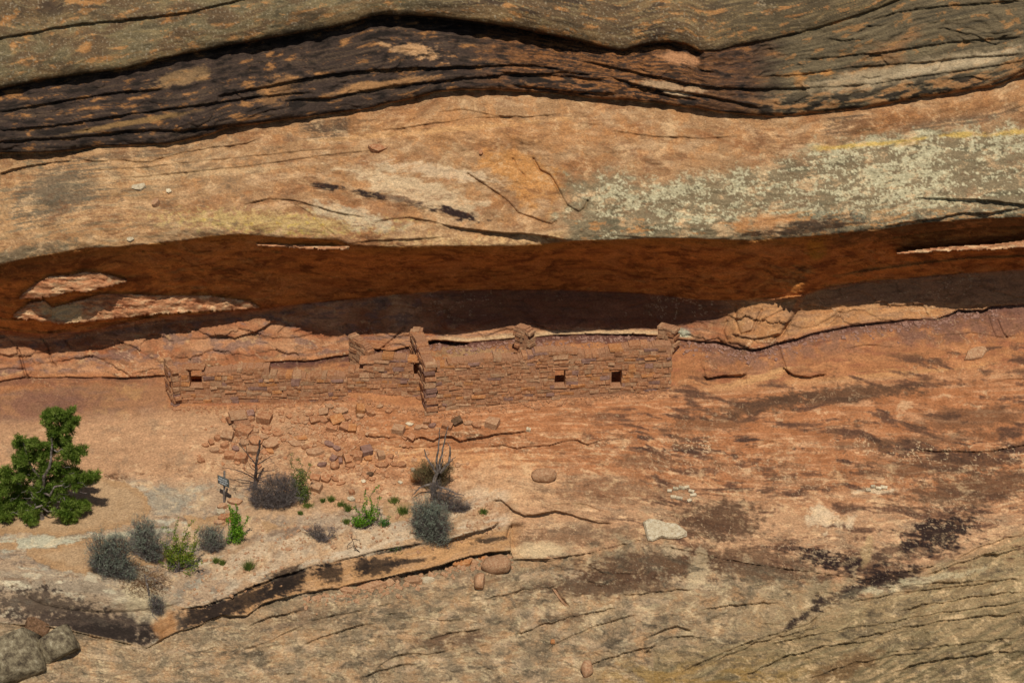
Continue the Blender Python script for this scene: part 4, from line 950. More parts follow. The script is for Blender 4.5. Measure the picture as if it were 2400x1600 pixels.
ST4 = [(745,240,115,110),(615,200,60,70,'purple'),(600,250,110,60),(690,190,40,30,'tan'),(765,340,105,40),(765,378,105,40),(870,395,100,50),(540,370,130,110),(550,420,110,60),(385,410,100,90),(300,430,90,60),(230,475,40,60),(170,500,70,45),(260,550,95,60,'tan'),(360,500,90,60),(410,600,90,80),(460,535,80,60,'purple'),(540,480,110,80),(520,620,100,90),(620,550,90,80,'tan'),(660,460,120,90),(800,485,150,110,'tan'),(800,560,90,50,'orange'),(730,420,100,60),(1045,485,150,40,'tan'),(1090,430,140,25,'orange'),(1140,525,90,40),(1230,560,190,55,'tan'),(1365,490,120,60,'purple'),(1440,530,90,50,'purple'),(1300,690,95,50,'purple'),(1410,630,50,60,'purple'),(1425,690,80,90,'rust'),(1470,600,60,60),(1510,570,80,60),(1545,640,50,100),(1575,700,90,60),(1650,610,70,100),(1730,555,90,100,'purple'),(1745,630,80,60,'orange'),(1870,600,60,80),(1955,615,60,50),(1880,695,130,60),(1990,690,60,40),(2065,690,90,60),(1765,780,70,50,'brown'),(1340,820,110,80),(1235,820,80,70),(1240,905,100,90),(1480,870,90,40),(1430,830,80,40),(1790,830,70,40),(1700,850,50,30,'pale'),(2055,862,50,30,'pale'),(2180,740,30,40,'pale'),(2190,820,60,70,'orange'),(1585,950,70,50),(1580,1020,80,50,'pale'),(130,645,90,50),(1050,280,75,30),(1140,285,60,40),(1225,260,75,75),(1315,260,110,65),(1400,230,80,80),(1450,260,110,100,'orange'),(1480,170,150,70),(1540,230,80,60),(1370,125,90,50,'tan'),(1395,330,85,70),(1520,320,75,80),(1595,340,70,80,'orange'),(1670,215,80,60),(1670,150,70,90,'orange'),(1770,180,110,70),(1180,210,80,40),(1320,180,80,70),(1860,125,70,35),(1945,170,80,45),(2040,350,100,90,'tan'),(2145,300,80,35,'pale'),(2110,335,40,40,'orange'),
        (2230,330,80,45),(1480,655,30,60,'purple'),(1590,590,50,40),(1840,560,40,30,'tan'),(1300,610,60,30),(930,455,60,35),(1000,380,50,30),(1120,470,40,25,'tan'),(690,620,60,45,'tan'),(330,560,50,40),(600,330,60,50),(660,370,50,40,'tan')]
for t in ST4:
    zx, zy, w, h = t[:4]; tone = t[4] if len(t) > 4 else rr.choice(['rust', 'rust', 'rust', 'tan'])
    loose(431 + zx / 4.211, 902 + zy / 4.211, w / 4.211, h / 4.211, tone, 'boulder' if zx in (1765, 1425) else None)
for t in [(1020,1135,70,60,'rust'),(985,1195,100,50,'tan'),(1080,1180,90,50,'purple'),(1350,1135,95,80,'brown'),(1240,1180,100,80,'rust'),(1470,1155,100,50,'tan'),(1560,1180,110,70,'rust'),(1730,1150,120,110,'tan'),(950,880,110,40,'rust'),(795,865,60,25,'rust'),(2115,1225,40,40,'pale')]:
    zx, zy, w, h, tone = t; loose(764 + zx / 4.706, 725 + zy / 4.706, w / 4.706, h / 4.706, tone)
loose(1250, 1087, 50, 36, 'tan', 'boulder', 10, 'lone rounded tan boulder casting a small shadow on the open slickrock', 'boulders on the open slickrock', name='boulder', cat='boulder')
def flat_slab(name, label, pts, thick_dp, tone, group=None, lift=3):
    """an irregular plate lying on the rock, outlined in plan"""
    bmesh = __import__('bmesh'); bm = bmesh.new(); c = at(sum(p[0] for p in pts) / len(pts), sum(p[1] for p in pts) / len(pts))
    nn = normal_at(sum(p[0] for p in pts) / len(pts), sum(p[1] for p in pts) / len(pts), 16)
    top, mid, bot = [], [], []
    k = mpd(0)
    for i, (x, y) in enumerate(pts):
        q = at(x, y)
        cin = (c - q) * .10
        top.append(bm.verts.new((q + cin + nn * thick_dp * k * (1 + .25 * math.sin(i * 2.3)) - c)[:])); mid.append(bm.verts.new((q + nn * thick_dp * k * .45 - c)[:])); bot.append(bm.verts.new((q + cin * .6 - nn * 6 * k - c)[:]))
    ct = bm.verts.new((nn * thick_dp * k * 1.25)[:]); n = len(pts)
    for i in range(n):
        j = (i + 1) % n
        bm.faces.new((top[i], top[j], ct)); bm.faces.new((top[j], top[i], mid[i], mid[j])); bm.faces.new((mid[j], mid[i], bot[i], bot[j]))
    bmesh.ops.recalc_face_normals(bm, faces=bm.faces[:])
    me = bpy.data.meshes.new(name); bm.to_mesh(me); bm.free(); me.materials.append(STONE[tone])
    o = bpy.data.objects.new(name, me); LINK(o); o.location = c
    return tag(o, label, 'rock slab', group)
flat_slab('rock_slab', 'big jagged whitish sandstone slab lying on the orange-brown slickrock', [(1477,1200),(1490,1192),(1510,1194),(1530,1202),(1555,1204),(1578,1222),(1578,1232),(1560,1238),(1535,1238),(1520,1235),(1500,1244),(1488,1242),(1482,1222)], 9, 'pale')
flat_slab('rock_slab', 'thin yellowish slab leaning on the dusty shelf at far right', [(2214,828),(2222,808),(2240,798),(2262,797),(2268,806),(2256,822),(2236,828)], 7, 'tan')
flat_slab('rock_slab', 'narrow dark-edged sliver of rock on the lower buff slickrock', [(1268,1352),(1276,1354),(1304,1392),(1298,1392),(1284,1376)], 5, 'tan')
0 and flat_slab('rock_slab', 'pale rounded cap of rock left of the bedding crack below the ledge tip', [(1146,1262),(1180,1244),(1240,1246),(1264,1258),(1262,1278),(1220,1284),(1176,1282)], 7, 'tan')
for x, y, w, h, tn, lb in [(1139,1290,62,48,'tan','big squared tan block wedged under the right tip of the ledge'),(1103,1329,25,40,'tan','upright tan lozenge stone below left of the squared block'),(1108,1279,18,12,'orange','little orange stone tucked in the crevice beside the squared block'),(1063,1292,46,16,'orange','long orange stone lying in the shadow of the ledge crevice'),
        (900,1324,46,20,'brown','brown shaded stone half hidden under the ledge undercut'),(951,1330,42,22,'tan','smooth leaning tan stone right of the brown shaded one'),(979,1330,38,18,'pale','cream lumpy stone propped against the smooth leaning tan one'),(847,1342,70,18,'tan','long flat tan slab under the middle of the ledge'),(796,1353,32,14,'tan','small flat tan slab left of the long one under the ledge'),
        (1350,1531,24,40,'tan','upright pinkish pebble-like boulder near the bottom edge of the slickrock'),(1270,1470,10,14,'orange','tiny orange stone above the upright boulder near the bottom edge')]:
    loose(x, y, w, h, tn, 'boulder' if w < 1.8 * h else 'slab', 0, lb, 'stones fallen around the pale ledge', name='boulder', cat='boulder', sink=.3)
for x, y, w, h, tn, lb in [(320,428,36,13,'pale','pale rectangular stone chip stuck on the brow face at upper left'),(388,437,14,9,'pale','tiny pale chip right of the rectangular one on the brow face'),(358,464,18,20,'tan','pointed tan chip below the rectangular one on the brow face'),(300,548,18,10,'pale','rounded pale cobble just above the dark alcove lip'),(1104,349,10,12,'rust','small rust knob standing out in the middle of the brow face'),(866,338,40,20,'rust','spalled rust-red flake standing off the upper brow face')]:
    loose(x, y, w, h, tn, 'slab', 0, lb, 'loose chips on the brow face', name='rock_chip', cat='stone chip', sink=.3)
for i, (x, y) in enumerate([(1538,1126),(1552,1121),(1566,1119),(1578,1118),(1588,1127),(1592,1136),(1584,1148),(1546,1140),(1560,1143),(2005,1116),(2018,1120),(2030,1118),(1994,1124)]):
    a = 'the shallow basin above the white slab' if x < 1700 else 'the pale far-right scar'
    loose(x, y, 9 + i % 3 * 2, 7, 'pale', 'block', None, f'{["tiny", "small", "little", "sharp", "flat", "broken", "whitish", "square", "thin", "rounded", "jagged", "blocky", "cracked"][i]} white rock chip on the rim of {a}', 'white chips on the slickrock', name='rock_chip', cat='stone chip')
for x, y, w, h, tn, lb in [(508,1174,22,16,'pale','pale topped block directly under the foot of the sign post'),(516,1187,30,18,'rust','pinkish block supporting the sign cairn at lower left'),(534,1186,20,18,'rust','pinkish block at the right of the sign cairn'),(512,1160,22,14,'tan','tan block behind the foot of the sign post'),(540,1150,34,16,'tan','long tan slab right of the sign post'),(504,1198,26,12,'tan','lowest flat block of the sign cairn')]:
    loose(x, y, w, h, tn, None, 0, lb, 'cairn stones round the sign post', name='cairn_stone')
def boulder(label, x, y, w, h, dep, tone, seed, dshift=0, rot=0):
    me = CRAG[seed % 4].copy(); me.polygons.foreach_set('use_smooth', [True] * len(me.polygons)); me.materials.clear(); me.materials.append(STONE['brown'] if tone == 'brown' else BIGROCK)
    q = Vector(P(x, y, terr(float(x), float(y + h * .3)) + dshift).tolist()); k = mpd(0)
    o = mobj('boulder', me, loc=q, rot=(0.2, rot, seed)); 
    o.rotation_euler = (0, rot, 0); o.scale = (w * k, dep * k, h * k)
    return tag(o, label, 'boulder')
BIGROCK = simple_mat('lichen_grey_boulder', ['3a3026', '6e604a', '958668', 'bcae8e'], 6, bump=.05, lo=.3, hi=.7, rand=0)
boulder('huge rounded grey-brown boulder in the bottom left corner', 42, 1512, 150, 150, 130, 'tan', 1, 10)
boulder('large rounded boulder with a yellow lichen spot right of the corner boulder', 130, 1494, 98, 112, 100, 'tan', 2, 22)
boulder('dark brown rounded boulder behind the two boulders at bottom left', 82, 1440, 82, 62, 70, 'brown', 3, 16)
def gravel(name, label, n, fx, sz, tone, seed):
    r2 = np.random.default_rng(seed); xs_, ys_ = fx(r2, n); xs_, ys_ = xs_.astype(float), ys_.astype(float)
    dd = np.array([terr(a, b) for a, b in zip(xs_, ys_)]); c = P(xs_, ys_, dd - .6)
    V8 = np.array([(x, y, z) for x in (-1, 1) for y in (-1, 1) for z in (-1, 1)], float) * .5
    F = np.array([(0,1,3),(0,3,2),(4,6,7),(4,7,5),(0,4,5),(0,5,1),(2,3,7),(2,7,6),(0,2,6),(0,6,4),(1,5,7),(1,7,3)])
    s_ = sz * r2.lognormal(0, .45, len(c)); vv = V8[None] + r2.normal(0, .12, (len(c), 8, 3)); vv *= (s_[:, None] * np.array([1.3, 1, .65]))[:, None, :] * U
    a = r2.uniform(0, 6.3, len(c)); ca, sa = np.cos(a), np.sin(a); R = np.zeros((len(c), 3, 3)); R[:, 0, 0] = ca; R[:, 0, 1] = -sa; R[:, 1, 0] = sa; R[:, 1, 1] = ca; R[:, 2, 2] = 1
    tl = math.radians(28); T_ = np.array([[1, 0, 0], [0, math.cos(tl), -math.sin(tl)], [0, math.sin(tl), math.cos(tl)]])
    vv = vv @ R.transpose(0, 2, 1) @ T_.T + c[:, None, :]
    tris = vv[:, F].reshape(-1, 3, 3); org = c.mean(0)
    me = bpy.data.meshes.new(name); m_ = len(tris); me.vertices.add(m_ * 3); me.vertices.foreach_set('co', (tris - org).astype(np.float32).ravel()); me.loops.add(m_ * 3); me.loops.foreach_set('vertex_index', np.arange(m_ * 3, dtype=np.int32))
    me.polygons.add(m_); me.polygons.foreach_set('loop_start', np.arange(0, m_ * 3, 3, dtype=np.int32)); me.polygons.foreach_set('loop_total', np.full(m_, 3, np.int32)); me.update(); me.materials.append(STONE[tone])
    o = bpy.data.objects.new(name, me); LINK(o); o.location = org.tolist(); return tag(o, label, 'gravel', kind='stuff')
def f_rub(r2, n): return np.concatenate([r2.normal(590, 62, n // 3), r2.normal(760, 55, n // 3), r2.normal(860, 70, n // 3)]), np.concatenate([r2.normal(1010, 30, n // 3), r2.normal(975, 22, n // 3), r2.normal(1060, 30, n // 3)])
gravel('rubble_chips', 'small red and tan chips scattered between the fallen stones', 700, f_rub, 3.6, 'rust', 1)
gravel('rubble_chips', 'small tan chips scattered over the slope below the walls', 500, f_rub, 3.4, 'tan', 2)
def f_wall(r2, n):
    x = r2.uniform(400, 1540, n); return x, np.interp(x, [400, 600, 800, 1000, 1200, 1500], [934, 932, 908, 950, 925, 898]) + np.abs(r2.normal(0, 7, n))
gravel('wall_debris', 'fine debris fallen along the foot of the masonry walls', 500, f_wall, 3.2, 'rust', 3)
def f_ledge(r2, n):
    x = r2.uniform(420, 1150, n); return x, np.interp(x, [420, 800, 1172], [1330, 1210, 1190]) + r2.normal(0, 34, n)
gravel('ledge_grit', 'loose grit and small stones on the pale ledge between the bushes', 500, f_ledge, 2.6, 'tan', 4)
def f_under(r2, n):
    x = r2.uniform(700, 1180, n); return x, np.interp(x, gx, yN) + 10 + np.abs(r2.normal(0, 16, n))
gravel('ledge_grit', 'stone chips lying under the undercut edge of the pale ledge', 260, f_under, 4.2, 'tan', 5)
def f_seam(r2, n):
    x = r2.uniform(830, 2300, n); return x, np.interp(x, gx, yJ) + 6 + np.abs(r2.normal(0, 12, n))
gravel('seam_rubble', 'purple-grey crumbs of the soft seam along the foot of the back wall', 900, f_seam, 3.0, 'purple', 6)
print('stones', time.time() - T0)
# ------------------------------------------------------------------ plants
def leafmat(name, cols, scale=5, tr=.25):
    m, N, Lk, b = mat_new(name)
    g = N.new('ShaderNodeNewGeometry'); nz = N.new('ShaderNodeTexNoise'); nz.inputs['Scale'].default_value = scale; nz.inputs['Detail'].default_value = 3
    Lk.new(g.outputs['Position'], nz.inputs[0])
    w = N.new('ShaderNodeTexWhiteNoise'); w.noise_dimensions = '1D'; Lk.new(g.outputs['Random Per Island'], w.inputs['W'])
    ad = N.new('ShaderNodeMath'); ad.operation = 'MULTIPLY_ADD'; ad.inputs[1].default_value = .5; Lk.new(w.outputs['Value'], ad.inputs[0])
    md = N.new('ShaderNodeMath'); md.operation = 'SUBTRACT'; md.inputs[1].default_value = .25; Lk.new(nz.outputs[0], md.inputs[0]); Lk.new(md.outputs[0], ad.inputs[2])
    cr = N.new('ShaderNodeValToRGB'); e = cr.color_ramp.elements
    for i, h in enumerate(cols):
        p = .15 + .7 * i / (len(cols) - 1); el = e[i] if i < 2 else e.new(p); el.position = p; c = alb(h); el.color = (c[0], c[1], c[2], 1)
    Lk.new(ad.outputs[0], cr.inputs[0]); Lk.new(cr.outputs[0], b.inputs['Base Color']); b.inputs['Roughness'].default_value = .65; b.inputs['Specular IOR Level'].default_value = .2
    if tr:
        t = N.new('ShaderNodeBsdfTranslucent'); Lk.new(cr.outputs[0], t.inputs[0]); mx_ = N.new('ShaderNodeMixShader'); mx_.inputs[0].default_value = tr
        Lk.new(b.outputs[0], mx_.inputs[1]); Lk.new(t.outputs[0], mx_.inputs[2]); Lk.new(mx_.outputs[0], N['Material Output'].inputs[0])
    return m
M_JUN = leafmat('juniper_leaves', ['4c6a20', '7a9230', 'a8b858'], 3, .35)
M_SAGE = leafmat('sagebrush_leaves', ['666c5c', '8a927a', 'aeb498'], 6, .1)
M_TWIG = leafmat('grey_dry_twigs', ['544a48', '7a6e68', 'a2968a'], 6, 0)
M_BRTW = leafmat('brown_dry_litter', ['4a3220', '7a5434', 'a07a4c'], 6, 0)
M_GREEN = leafmat('bright_green_leaves', ['4a7a18', '6fa020', '9cc034'], 6, .3)
M_OLIVE = leafmat('olive_green_leaves', ['4c5c28', '6e8034', '98a04c'], 6, .25)
M_STRAW = leafmat('olive_straw_twigs', ['5c4c34', '85704c', 'a89468'], 6, .1)
M_WOOD = simple_mat('weathered_grey_wood', ['4f443c', '7a6c60', 'a09488'], 12, bump=.01, rand=0)
M_DWOOD = simple_mat('dark_dead_wood', ['3a2e28', '5a4a40', '7a6a5c'], 12, bump=.01, rand=0)
def ray(x, y, d): return P(x, y, d)
UP_D = math.tan(PITCH)
def plant_pt(bx, by, d0):
    """raster -> world on the upright sheet through a plant's foot, pushed off it by o"""
    def f(x, y, o=0.0): return P(x, y, d0 - UP_D * (by - np.asarray(y, float)) + o)
    return f
def tris_from_blades(base, dirn, side, ln, wd):
    """base (n,3); blade triangles"""
    a = base - side * wd[:, None] / 2; b = base + side * wd[:, None] / 2; c = base + dirn * ln[:, None]
    return np.stack([a, b, c], 1)
def runit(n):
    v = rng.normal(size=(n, 3)); return v / np.linalg.norm(v, axis=1)[:, None]
def leaf_quads(cen, size, asp=.55, upb=0.0):
    n = len(cen); d = runit(n) + np.array([0, 0, upb]); d /= np.linalg.norm(d, axis=1)[:, None]
    s = np.cross(d, runit(n)); s /= np.linalg.norm(s, axis=1)[:, None]
    L2 = size[:, None] if hasattr(size, '__len__') else size
    a = cen - d * L2 / 2; c = cen + d * L2 / 2; b = cen + s * L2 * asp / 2; e = cen - s * L2 * asp / 2
    return np.concatenate([np.stack([a, b, c], 1), np.stack([a, c, e], 1)], 0)
def tube(pts, rad, sides=5):
    """world polyline -> triangles"""
    pts = np.asarray(pts, float); n = len(pts); rad = np.linspace(rad[0], rad[1], n)
    tg = np.gradient(pts, axis=0); tg /= np.linalg.norm(tg, axis=1)[:, None] + 1e-9
    ref = np.array([0.3, .9, .2]); s = np.cross(tg, ref); s /= np.linalg.norm(s, axis=1)[:, None] + 1e-9; t = np.cross(tg, s)
    ang = np.arange(sides) * 2 * math.pi / sides
    ring = pts[:, None] + rad[:, None, None] * (np.cos(ang)[None, :, None] * s[:, None] + np.sin(ang)[None, :, None] * t[:, None])
    out = []
    for i in range(n - 1):
        for k in range(sides):
            k2 = (k + 1) % sides
            out.append([ring[i, k], ring[i, k2], ring[i + 1, k2]]); out.append([ring[i, k], ring[i + 1, k2], ring[i + 1, k]])
    for k in range(sides): out.append([pts[-1], ring[-1, k], ring[-1, (k + 1) % sides]])
    return np.array(out)
def wig(p, q, n=6, amp=.08, sag=0):
    t = np.linspace(0, 1, n)[:, None]; L_ = np.linalg.norm(q - p); r = rng.normal(size=(n, 3)) * amp * L_
    r[0] = 0; r[-1] = 0; out = p + (q - p) * t + r; out[:, 2] += sag * L_ * np.sin(np.pi * t[:, 0]); return out
def branching(p, q, r0, depth, amp=.07, kids=4, spread=.6, minr=.0025):
    path = wig(p, q, 7, amp); out = [tube(path, (r0, max(minr, r0 * .35)), 5 if r0 > .012 else 3)]
    if depth > 0:
        L_ = np.linalg.norm(q - p); d = (q - p) / L_
        for _ in range(kids):
            i = rng.integers(2, 7); s = path[i]; v = d + rng.normal(size=3) * spread; v /= np.linalg.norm(v)
            out += branching(s, s + v * L_ * rng.uniform(.28, .55), max(minr, r0 * .45), depth - 1, amp * 1.2, max(2, kids - 1), spread, minr)
    return out
# ---- juniper
JB = (98, 1192); jd = terr(98.0, 1192.0); jp = plant_pt(98, 1192, jd)
root = empty('juniper_tree', jp(98, 1192).tolist(), 'bushy dark green juniper tree at the left edge of the sandy ledge', 'tree')
org = np.array(root.location)
limbs = [(98,1195,96,1120,.075),(96,1120,120,1020,.055),(120,1020,140,945,.03),(96,1125,50,1010,.04),(98,1130,190,1085,.035),(97,1140,20,1100,.035),(98,1150,170,1150,.03),(98,1160,40,1180,.03),(98,1165,160,1192,.025),(120,1030,180,1030,.02)]
tr = np.concatenate([tube(wig(jp(a, b, rng.uniform(-8, 8)), jp(c, d, rng.uniform(-20, 20)), 7, .05), (r0, r0 * .5), 7) for a, b, c, d, r0 in limbs])
soup('trunk', tr, M_WOOD, root, org)
lob = [(470,280,60,50),(550,270,50,40),(640,270,50,40),(690,340,35,30),(440,330,50,50),(520,370,110,90),(620,400,60,50),(500,460,70,40),(600,510,50,30),(190,530,70,60),(300,540,40,40),(240,620,110,80),(400,590,80,60),(520,580,100,80),(620,620,80,70),(740,610,55,40),(690,680,50,40),(200,720,80,60),(330,720,120,80),(480,740,110,80),(600,800,90,80),(720,830,80,50),(860,850,50,42),(790,900,55,40),(660,900,80,60),(30,830,50,50),(120,830,100,60),(250,850,130,70),(420,900,110,80),(100,960,100,70),(230,980,120,80),(330,1040,100,80),(500,1000,100,70),(600,1080,80,60),(680,1130,80,45),(780,1110,60,35),(60,1100,80,60),(160,1130,110,70),(300,1160,90,60),(390,1100,80,60),(200,1260,80,45),(290,1240,60,50),(560,1200,80,50),(640,1230,70,50),(700,1290,45,35),(60,1230,60,40),(-40,950,90,80),(-60,1100,90,80),(-20,1200,70,60)]
V_ = []
for zx, zy, rx, ry in lob:
    cx, cy, rx, ry = zx / 4, 882 + zy / 4, rx / 4, ry / 4
    off = rng.uniform(-28, 28); n = int(34 + rx * ry * .2)
    for _ in range(13):
        ox_, oy_ = rng.uniform(-.85, .85) * rx, rng.uniform(-.85, .85) * ry; sr = rng.uniform(.26, .56) * (rx + ry) / 2; ns = int(8 + sr * sr * .16)
        v = runit(ns); v[:, 1] -= .25; q_ = rng.random(ns) ** .5
        cen = jp(np.full(ns, cx + ox_) + v[:, 0] * sr * q_, np.full(ns, cy + oy_) - v[:, 2] * sr * q_ * 1.15, off + rng.uniform(-16, 16) + v[:, 1] * sr)
        outd = v * .8 + np.array([0, -.1, .6]) + rng.normal(size=3) * .25; outd /= np.linalg.norm(outd, axis=1)[:, None]
        nb = 9
        b = np.repeat(cen, nb, 0) + rng.normal(size=(ns * nb, 3)) * .024; dd = np.repeat(outd, nb, 0) + rng.normal(size=(ns * nb, 3)) * .42
        dd /= np.linalg.norm(dd, axis=1)[:, None]; s = np.cross(dd, runit(ns * nb)); s /= np.linalg.norm(s, axis=1)[:, None]
        V_.append(tris_from_blades(b, dd, s, rng.uniform(.05, .13, ns * nb), rng.uniform(.014, .028, ns * nb)))
soup('crown', np.concatenate(V_), M_JUN, root, org)
tw = []
for _ in range(46):
    x, y = rng.uniform(10, 190), rng.uniform(1060, 1185); p = jp(x, y, rng.uniform(-34, 0)); tw.append(tube(wig(p, p + np.array([rng.normal() * .12, -.05, rng.normal() * .12]), 4, .1), (.008, .003), 3))
soup('dead_twigs', np.concatenate(tw), M_TWIG, root, org)
# ---- brushy bushes
def brush(name, label, cat, bx, by, blobs, ntw, nlf, twm, lfm=None, twlen=1.0, lfs=.03, lift=0, group=None, wd=.007, extra=None, bladey=False):
    d0 = terr(float(bx), float(by)); pp = plant_pt(bx, by, d0)
    root = empty(name, pp(bx, by).tolist(), label, cat, group); org = np.array(root.location); foot = pp(bx, by)
    T, Lf = [], []
    for cx, cy, rx, ry in blobs:
        rx, ry = rx * 1.13, ry * 1.13
        n = int(ntw * rx * ry / 1000) + 20
        v = runit(n) * (rng.random(n) ** .28)[:, None]; v[:, 1] = np.where(v[:, 1] > .3, -v[:, 1], v[:, 1])
        lump = (1 + .55 * gn(v[:, 0] * 3.1 + cx, v[:, 2] * 3.1 + cy, 900)) * (1 + .35 * (rng.random(n) > .9) * rng.random(n))
        keep_ = gn(v[:, 0] * 3.4 + cy, v[:, 2] * 3.4 - cx, 901) > -.30; v = v[keep_]; lump = lump[keep_]; n = len(v)
        tip = pp(cx + v[:, 0] * rx * lump, cy - v[:, 2] * ry * lump, v[:, 1] * (rx + ry) / 2)
        heart = pp(cx, cy + ry * .55, 0); st = heart + rng.normal(size=(n, 3)) * .05 + (tip - heart) * rng.uniform(.35, .8, n)[:, None]
        s = np.cross(tip - st, runit(n)); s /= np.linalg.norm(s, axis=1)[:, None] + 1e-9
        T.append(np.stack([st - s * wd / 2, st + s * wd / 2, tip], 1))
        m = n * 3; i = rng.integers(0, n, m); b = st[i] + (tip[i] - st[i]) * rng.uniform(.1, 1, m)[:, None]; dd = (tip[i] - st[i]) + rng.normal(size=(m, 3)) * .07; ln = .09 * rng.uniform(.4, 1.1, m) * twlen
        dd /= np.linalg.norm(dd, axis=1)[:, None] + 1e-9; s = np.cross(dd, runit(m)); s /= np.linalg.norm(s, axis=1)[:, None] + 1e-9
        T.append(tris_from_blades(b, dd, s, ln, np.full(m, wd * .8)))
        if lfm:
            m = int(nlf * rx * ry / 1000) + 10; i = rng.integers(0, n, m); c = tip[i] + rng.normal(size=(m, 3)) * .03
            up_ = (v[i, 2] > -.5 + rng.normal(size=m) * .4); c = c[up_]
            Lf.append(leaf_quads(c, lfs * rng.uniform(.6, 1.3, len(c)), .45, .4))
        for _ in range(4): T.append(tube(wig(foot + rng.normal(size=3) * .03, heart + rng.normal(size=3) * .08, 4, .08), (.012, .006), 4))
    if extra is not None: T += extra(pp)
    soup('twigs', np.concatenate(T), twm, root, org)
    if Lf: soup('foliage', np.concatenate(Lf), lfm, root, org)
    return root
brush('sagebrush', 'largest grey sagebrush spilling over the rim at the sand patch', 'bush', 262, 1318, [(235,1262,34,42),(275,1258,36,38),(262,1300,44,34),(292,1322,26,24),(222,1290,20,18)], 900, 2200, M_TWIG, M_SAGE, group='grey sagebrushes on the ledge')
brush('sagebrush', 'tall grey sagebrush between the largest one and the leafy green shrub', 'bush', 340, 1285, [(330,1215,30,28),(345,1245,36,34),(352,1275,24,20),(310,1240,18,22)], 900, 2200, M_TWIG, M_SAGE, group='grey sagebrushes on the ledge')
brush('sagebrush', 'round grey sagebrush between the leafy shrub and the lime-green shrub', 'bush', 486, 1268, [(472,1225,18,20),(494,1228,22,24),(486,1248,24,18)], 950, 2200, M_TWIG, M_SAGE, group='grey sagebrushes on the ledge')
brush('sagebrush', 'small dark grey bush hanging alone below the brown litter', 'bush', 352, 1372, [(357,1384,20,22),(364,1402,12,12)], 1500, 800, M_TWIG, M_SAGE, group='grey sagebrushes on the ledge')
brush('sagebrush', 'big hanging grey-green sagebrush at the right part of the ledge rim', 'bush', 990, 1225, [(972,1170,32,28),(990,1205,46,40),(980,1235,36,24),(1008,1240,30,22),(1000,1180,28,26)], 900, 2600, M_TWIG, M_SAGE, group='grey sagebrushes on the ledge')
brush('dry_bush', 'straggly bare grey bush in the middle of the pale ledge', 'bush', 742, 1240, [(726,1218,24,18),(740,1236,18,18),(755,1252,16,14),(762,1216,14,8)], 1000, 0, M_TWIG, None, group='dry bushes of the ledge')
brush('dry_bush', 'tangled dry grey-brown thicket at the foot of the dead tree', 'bush', 625, 1165, [(600,1140,34,26),(640,1145,40,26),(625,1110,34,28),(655,1105,26,24),(660,1130,26,26),(585,1120,22,18)], 900, 0, M_TWIG, None, group='dry bushes of the ledge')
brush('dry_bush', 'low dry brush with yellowish tips right of the spiky dead shrub', 'bush', 1040, 1172, [(1025,1140,30,20),(1048,1158,34,16),(1000,1128,18,26),(1066,1166,18,10)], 1000, 350, M_TWIG, M_STRAW, group='dry bushes of the ledge')
# ---- leafy shrubs: stems with leaves
def leafy(name, label, bx, by, tips, lm, dens=1.0, lfs=.045, fill=(), stemm=None, group='green leafy shrubs on the ledge', bare=.25):
    d0 = terr(float(bx), float(by)); pp = plant_pt(bx, by, d0); foot = pp(bx, by)
    root = empty(name, foot.tolist(), label, 'shrub', group); org = np.array(root.location); T, Lf = [], []
    for tx, ty, wdt in tips:
        q = pp(tx, ty, rng.uniform(-10, 6)); path = wig(foot + rng.normal(size=3) * .03, q, 8, .05); T.append(tube(path, (.013, .004), 4))
        L_ = np.linalg.norm(q - foot); n = int(L_ * 210 * dens * (wdt / 8)); t = rng.uniform(bare, 1.0, n); i = np.clip((t * 7).astype(int), 0, 6); f = (t * 7 - i)[:, None]
        c = path[i] * (1 - f) + path[i + 1] * f + rng.normal(size=(n, 3)) * (wdt * U * .55) * (1.25 - t[:, None] * .75); Lf.append(leaf_quads(c, lfs * rng.uniform(.6, 1.3, n), .7, .5))
        for _ in range(5):
            k = rng.integers(2, 7); T.append(tube(wig(path[k], path[k] + rng.normal(size=3) * .10 + [0, 0, .08], 4, .1), (.005, .002), 3))
    for cx, cy, rx, ry in fill:
        n = int(rx * ry * 1.7 * dens); v = runit(n) * (rng.random(n) ** .4)[:, None]
        cc = pp(cx + v[:, 0] * rx, cy - v[:, 2] * ry, v[:, 1] * rx); Lf.append(leaf_quads(cc, lfs * rng.uniform(.6, 1.3, n), .7, .5))
    soup('stems', np.concatenate(T), stemm or M_TWIG, root, org); soup('leaves', np.concatenate(Lf), lm, root, org)
    return root
z2 = lambda x, y: (176 + x / 5.333, 1127 + y / 5.333)
leafy('leafy_shrub', 'tall many-stemmed yellow-green shrub beside the sagebrushes', *z2(1215, 985), [(*z2(1050, 440), 6), (*z2(1035, 600), 6), (*z2(1240, 350), 7), (*z2(1180, 560), 8), (*z2(1440, 340), 7), (*z2(1370, 520), 8), (*z2(1510, 430), 6), (*z2(1480, 600), 8), (*z2(1550, 860), 8), (*z2(1010, 860), 6), (*z2(1420, 730), 9), (*z2(1110, 720), 8)], leafmat('yellow_green_leaves', ['4f7018', '7a9222', 'b0ae3c'], 6, .3), 1.0, .04, fill=[(393, 1270, 18, 22), (432, 1282, 22, 16), (412, 1258, 12, 14)])
z4 = lambda x, y: (431 + x / 4.211, 902 + y / 4.211)
leafy('leafy_shrub', 'upright lime-green shrub just below the sign', *z4(420, 1455), [(*z4(400, 1080), 5), (*z4(465, 1080), 5), (*z4(500, 1180), 7), (*z4(590, 1190), 6), (*z4(560, 1350), 7), (*z4(450, 1200), 8), (*z4(370, 1430), 4)], M_GREEN, 1.3, .045, fill=[(542, 1200, 13, 24), (545, 1225, 18, 16), (534, 1180, 7, 14)], bare=.1)
